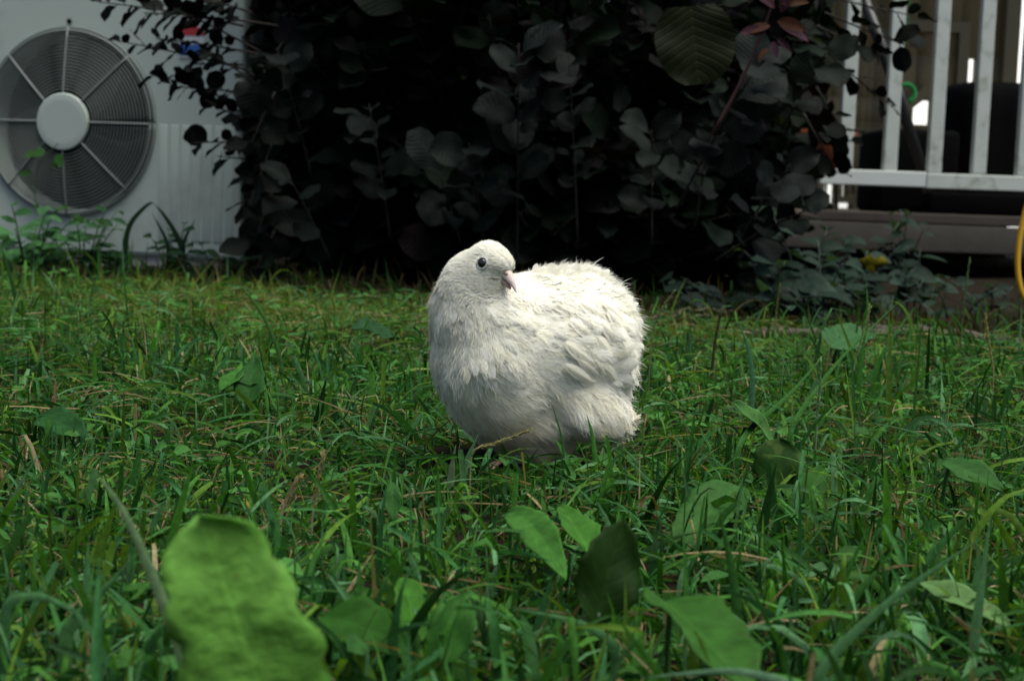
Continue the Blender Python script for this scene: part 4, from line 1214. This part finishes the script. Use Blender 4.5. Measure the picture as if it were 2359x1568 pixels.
mb2 = MB(); c_ = at(2095, 240, WY - 0.09); box(mb2, c_, (0.095, 0.012, 0.022), np.array([[0.78, 0, 0.62], [0, 1, 0], [-0.62, 0, 0.78]])); mb2.build('gap_mask_board', M_siding, house, smooth=False)  # slanted board added to cut the bright gap to a triangle
hw = hole(2060, 2200, 80, 300)
frame_part(hw, WY - 0.065, 0.045).build('window_frame', M_trim, house, smooth=False)
# porch post at the right end
mb = MB(); px_ = at(2314, 100, WY)[0]; box(mb, (px_ + 0.0, WY - 0.08, 1.35), (0.03, 0.028, 1.35)); mb.build('corner_board', M_trim, house, smooth=False)
# porch_roof and eave
mb = MB(); box(mb, (2.2, WY - 0.6, 2.66), (1.5, 1.3, 0.05), None, 0.01); mb.build('porch_roof', simple('sheet', (0.05, 0.048, 0.045), 0.9, 0.2, 12), house)

reflector = empty('sun_reflector', (3.4, 10, 0)); tag(reflector, 'bright sunlit white roof added to brighten gaps beyond the deck', 'reflector')  # added white surface, tilted into the sun to whiten the wall gaps
mb = MB(); ra = nrm([0, 2.0, 1.9]); box(mb, (3.4, 9.0, 1.05), (2.6, 1.5, 0.02), np.array([[1, 0, 0], ra, np.cross([1, 0, 0], ra)]), 0.005)
mb.build('sheet', simple('white_sheet', (0.85, 0.85, 0.83), 0.6, 0.05, 3), reflector)
for x in (1.0, 5.8):
    mb = MB(); box(mb, (x, 10.2, 1.05), (0.06, 0.06, 1.08), None, 0.005); mb.build('post', M_wood, reflector)
def obj_at(dx, dy, Y): return at(dx, dy, Y)
# covered barbecue
YB = 5.0
xa, xb2 = at(2172, 300, YB)[0], at(2348, 300, YB)[0]; zt = at(2250, 195, YB)[2]
mb = MB()
prof_ = [(1.0, DZ), (1.0, DZ + 0.05), (0.98, zt - 0.10), (0.97, zt - 0.05), (0.93, zt - 0.02), (0.8, zt - 0.004), (0.4, zt), (0.0, zt)]
ns = 40; V = []
for r_, z in prof_:
    for j in range(ns):
        a = 2 * math.pi * j / ns
        sq = (abs(math.cos(a)) ** 4 + abs(math.sin(a)) ** 4) ** -0.25
        wob = 1 + 0.015 * math.sin(a * 9)
        V.append(((xa + xb2) / 2 + (xb2 - xa) / 2 * r_ * math.cos(a) * sq * wob, YB + 0.22 * r_ * math.sin(a) * sq * wob, z))
mb.add(V, [[i * ns + j, i * ns + (j + 1) % ns, (i + 1) * ns + (j + 1) % ns, (i + 1) * ns + j] for i in range(len(prof_) - 1) for j in range(ns)])
tag(mb.build('barbecue_cover', M_blk), 'large black fabric cover over a barbecue behind the railing', 'barbecue cover')
# low black bench and storage box along the railing
mb = MB(); xq0, xq1 = at(1990, 450, 4.9)[0], at(2170, 450, 4.9)[0]; zq = at(2050, 300, 4.9)[2]
box(mb, ((xq0 + xq1) / 2 + 0.02, 4.95, (DZ + zq) / 2), ((xq1 - xq0) / 2, 0.16, (zq - DZ) / 2), None, 0.02)
tag(mb.build('storage_box', M_blk), 'black storage box on the deck left of the barbecue cover', 'storage box')
mb = MB(); box(mb, (at(2240, 460, 4.75)[0], 4.72, DZ + 0.035), ((at(2320, 460, 4.7)[0] - at(2120, 460, 4.7)[0]) / 2 + 0.02, 0.05, 0.033), None, 0.01)
tag(mb.build('floor_beam', M_blk), 'low dark timber lying on the deck under the barbecue cover', 'timber')
# leaning black pole
mb = MB(); tube(mb, [at(1985, -20, 4.62), at(2060, 190, 4.62), at(2140, 440, 4.62)], 0.017, 10)
tag(mb.build('leaning_pole', simple('black_metal', (0.02, 0.022, 0.025), 0.4, 0.1, 20)), 'black pole leaning behind the railing', 'pole')
# orange flower pot
pc = at(1908, 350, 4.62); mb = MB(); pr = [(0.0, 0.0), (0.060, 0.0), (0.075, 0.11), (0.085, 0.16), (0.085, 0.19), (0.074, 0.19), (0.066, 0.13), (0.0, 0.13)]
rc = 32; z_b = at(1900, 402, 4.62)[2]
sc_ = (at(1900, 300, 4.62)[2] - z_b) / 0.19
V = [(pc[0] + r_ * math.cos(2 * math.pi * j / rc), 4.62 + r_ * math.sin(2 * math.pi * j / rc), z_b + z * sc_) for r_, z in pr for j in range(rc)]
mb.add(V, [[i * rc + j, i * rc + (j + 1) % rc, (i + 1) * rc + (j + 1) % rc, (i + 1) * rc + j] for i in range(len(pr) - 1) for j in range(rc)])
pot_stand = MB()
for q_ in (-1, 0, 1): tube(pot_stand, [(pc[0] + 0.04 * q_, 4.62 + 0.03 * (q_ * q_), DZ), (pc[0] + 0.03 * q_, 4.62, z_b - 0.001)], 0.003, 6)
box(pot_stand, (pc[0], 4.62, z_b - 0.004), (0.055, 0.05, 0.003))
tag(pot_stand.build('pot_stand', M_blk), 'thin black wire stand under the orange clay pot', 'stand')
tag(mb.build('flower_pot', simple('terracotta', (0.22, 0.055, 0.015), 0.6, 0.15, 20)), 'orange clay pot half hidden by the bush at the deck corner', 'flower pot')
mb = MB(); gp = at(2088, 215, 5.6)
aa = np.linspace(-1.2, 2.2, 16); tube(mb, [gp + np.array([0.03 * math.cos(a), 0, 0.032 * math.sin(a)]) for a in aa], 0.009, 8)
tube(mb, [gp + np.array([-0.02, 0, 0.03]), gp + np.array([-0.005, 0, 0.4])], 0.002, 5)
tag(mb.build('hanging_hook', simple('green_plastic', (0.02, 0.42, 0.08), 0.4, 0.05, 20)), 'small bright green curved ornament hanging behind the railing', 'ornament')
# yellow hose
mb = MB(); hy = 3.0
pp = np.array([at(2405, 380, hy), at(2362, 480, hy), at(2346, 560, hy), at(2343, 620, hy), at(2352, 680, hy), at(2385, 725, hy + .03), at(2480, 735, hy + .1), at(2700, 740, hy + .25)])
tq = np.linspace(0, len(pp) - 1, 60); sp = np.stack([np.interp(tq, np.arange(len(pp)), pp[:, j]) for j in range(3)], 1)
for _ in range(12): sp[1:-1] = (sp[:-2] + 2 * sp[1:-1] + sp[2:]) / 4
sp[:, 2] = np.maximum(sp[:, 2], 0.007)
top = at(2430, 200, hy + 0.6)
sp = np.vstack([bez(top, (top + sp[0]) / 2 + np.array([0.03, 0, -.05]), sp[0], 10)[:-1], sp])
tube(mb, sp, 0.0058, 10)
tag(mb.build('garden_hose', simple('yellow_rubber', (0.62, 0.34, 0.02), 0.4, 0.05, 30)), 'yellow garden hose hanging down to the lawn at the right edge', 'hose')

# ------------------------------------------------------------------ weeds along the walls
def weed(label, x, y, h, n, size, col, spread=0.08, group=None, name='leafy_weed', prof=pf_leaf, cat='weed', wr=0.45):
    e = empty(name, (x, y, 0)); tag(e, label, cat, group)
    mb, ms = MB(), MB()
    ns_ = max(3, n // 7)
    for s in range(ns_):
        a = rng.uniform(0, 6.28); r_ = spread * rng.uniform(0.3, 1)
        tip = np.array([x + r_ * math.cos(a), y + r_ * math.sin(a) * 0.7, h * rng.uniform(0.6, 1)])
        pts = bez((x + 0.2 * r_ * math.cos(a), y, -0.005), (x + r_ * 0.4 * math.cos(a), y + r_ * .3 * math.sin(a), tip[2] * .6), tip, 8)
        tube(ms, pts, np.linspace(0.0024, 0.001, 8), 5, np.asarray(col) * 0.9)
        for k in range(7):
            p = pts[min(7, 2 + k * 6 // 7)]
            aa_ = k * 2.4 + rng.uniform(-.5, .5)
            d = np.array([math.cos(aa_), math.sin(aa_), rng.uniform(-.1, .6)])
            L_ = size * rng.uniform(.6, 1.15)
            ribbons(mb, p, d, np.array([rng.normal(0, .3), -0.5 + rng.normal(0, .3), 1]), L_, L_ * wr, bend=rng.uniform(.2, .9), seg=6, cols=3, prof=prof, cup=0.12, color=np.asarray(col) * rng.uniform(.6, 1.3))
    mb.build('leaves', M_weed, e)
    ms.build('stems', M_stem, e)
for i, (dx, dy, Y, h, n_, s_, c_, sp_, lb) in enumerate([
        (60, 600, 3.05, 0.16, 90, 0.05, (0.040, 0.115, 0.040), 0.17, 'dense green weed in front of the outdoor unit at the left edge'),
        (190, 600, 3.1, 0.15, 60, 0.04, (0.030, 0.085, 0.032), 0.10, 'green weed growing below the fan grille'),
        (290, 620, 3.12, 0.07, 40, 0.035, (0.022, 0.065, 0.025), 0.08, 'low dark weed at the foot of the outdoor unit'),
        (400, 620, 3.1, 0.12, 40, 0.04, (0.022, 0.07, 0.028), 0.08, 'thin weed with drooping leaves before the ribbed panel'),
        (500, 630, 3.08, 0.08, 40, 0.04, (0.018, 0.05, 0.022), 0.09, 'low shaded weed at the corner of the outdoor unit')]):
    p = at(dx, dy, Y); weed(lb, p[0], p[1], h, n_, s_, c_, sp_)
# arching grass blades in front of the unit
for pl, lb in ([[(285, 640), (290, 520), (345, 465), (355, 470)], 'arching dark blade pair against the ribbed panel'], [[(420, 640), (420, 560), (375, 490), (355, 470)], 'thin arching stem bending left against the ribbed panel'], [[(425, 640), (420, 560), (450, 505)], 'dark blade tip in front of the ribbed panel'],
               [[(390, 640), (388, 560), (350, 490)], 'short dark blade under the arching blades']):
    long_blade(lb, [at(x, y, 3.1) for x, y in pl], 0.014, (0.022, 0.055, 0.028))
# vine climbing on the grille
vine = empty('vine', AP(-0.02, -FC[2], 0.06)); tag(vine, 'thin green vine climbing in front of the fan grille up to the hub', 'vine')
mb, ml = MB(), MB()
vp = np.array([AP(0.02, -0.40, 0.07), AP(-0.02, -0.28, 0.06), AP(-0.06, -0.17, 0.05), AP(-0.05, -0.10, 0.05), AP(0.0, -0.05, 0.05)])
tq = np.linspace(0, 4, 24); vv = np.stack([np.interp(tq, np.arange(5), vp[:, j]) for j in range(3)], 1)
tube(mb, vv, 0.0014, 5, (0.04, 0.09, 0.03)); mb.build('stem', M_stem, vine)
for (u, v, L_) in [(-0.03, -0.068, .035), (0.0, -0.075, .035), (-0.05, -0.075, .03), (-0.065, -0.12, .028), (0.01, -0.09, .028), (-0.055, -0.19, .02), (0.0, -0.3, .03), (-0.03, -0.27, .03)]:
    ribbons(ml, AP(u, v, 0.055), e1 * rng.uniform(-1, 1) + ez * rng.uniform(-1, .5) + en * .3, en + ez * .5, L_, L_ * .7, bend=.4, seg=5, cols=3, prof=pf_ovate, cup=.1, color=(0.025, 0.085, 0.018))
ml.build('leaves', M_weed, vine)
# ivy and seedlings under the bush at right
IV = [(1760, 620, 2.75), (1830, 600, 2.8), (1900, 560, 2.85), (1960, 600, 2.9), (2040, 620, 3.0), (2100, 640, 3.0), (1700, 660, 2.7), (1820, 700, 2.6), (1930, 690, 2.6), (2050, 700, 2.7), (2120, 560, 3.3), (1870, 520, 3.0), (2200, 710, 2.7), (2290, 700, 2.9), (1640, 700, 2.65), (1990, 520, 3.3), (2080, 500, 3.4)]
words = ['beside the deck beam', 'in the shade of the bush', 'before the pale deck beam', 'below the orange pot', 'at the foot of the deck beam', 'under the railing', 'at the right foot of the bush', 'at the lawn edge by the bush', 'under the yellow leaf', 'at the lawn edge before the deck', 'reaching over the deck beam', 'close under the bush twigs', 'low in the dark under the deck', 'beside the yellow hose', 'in the deepest shade by the trunk', 'highest in front of the beam', 'leaning on the beam top']
for (dx, dy, Y), wd_ in zip(IV, words):
    p = at(dx, dy, Y)
    h = max(0.07, min(p[2] + 0.02, 0.30))
    weed('grey green leafy plant ' + wd_, p[0], p[1], h, 21, rng.uniform(0.035, 0.06), np.array([0.018, 0.034, 0.026]) * rng.uniform(.7, 1.2), 0.11, group='shade plants under the bush and deck', name='shade_plant', prof=pf_ovate, wr=rng.uniform(0.45, 0.8), cat='plant')
yl = MB(); yc = at(2008, 608, 2.68)
yp = [(-0.020, 0.006), (-0.009, 0.009), (-0.004, 0.015), (0.002, 0.008), (0.014, 0.012), (0.024, 0.004), (0.015, -0.002), (0.008, -0.004), (0.004, -0.016), (-0.003, -0.008), (-0.012, -0.003)]
ring = [yc + np.array([u * 1.25, 0.006 * math.sin(i * 2.1) - v * .4, v * 1.25]) for i, (u, v) in enumerate(yp)]
yl.add(ring + [yc + np.array([0, 0.004, 0])], [[11, i, (i + 1) % 11] for i in range(11)], (0.13, 0.11, 0.008))
yo = yl.build('yellow_leaf', M_grass); sol = yo.modifiers.new('thickness', 'SOLIDIFY'); sol.thickness = 0.0006
tag(yo, 'yellow pointed leaf caught among the dark plants before the deck', 'leaf')
# twigs on the soil
for i, (x0, y0, Y0, x1, y1, Y1, r_, lb) in enumerate([(1720, 790, 2.2, 2359, 775, 2.25, 0.008, 'long brown branch lying along the lawn edge at right'), (1980, 775, 2.3, 2380, 800, 2.15, 0.012, 'thick dark stick lying at the right lawn edge'), (1450, 765, 2.3, 1640, 745, 2.5, 0.003, 'thin dry twig lying behind the bird'), (1520, 735, 2.5, 1700, 700, 2.6, 0.003, 'pale thin twig under the bush')]):
    a_, b_ = at(x0, y0, Y0), at(x1, y1, Y1)
    a_[2] = max(a_[2] * 0.3, 0.012); b_[2] = max(b_[2] * .3, 0.012)
    mb = MB(); pts = bez(a_, (a_ + b_) / 2 + np.array([0, .05, .015]), b_, 14); pts[:, 2] += 0.003 * np.sin(np.arange(14) * 1.7)
    tube(mb, pts, np.linspace(r_, r_ * .6, 14), 8)
    tag(mb.build('fallen_branch', simple('dead_wood', (0.06, 0.045, 0.035), 0.9, 0.4, 50, 0.4)), lb, 'branch')
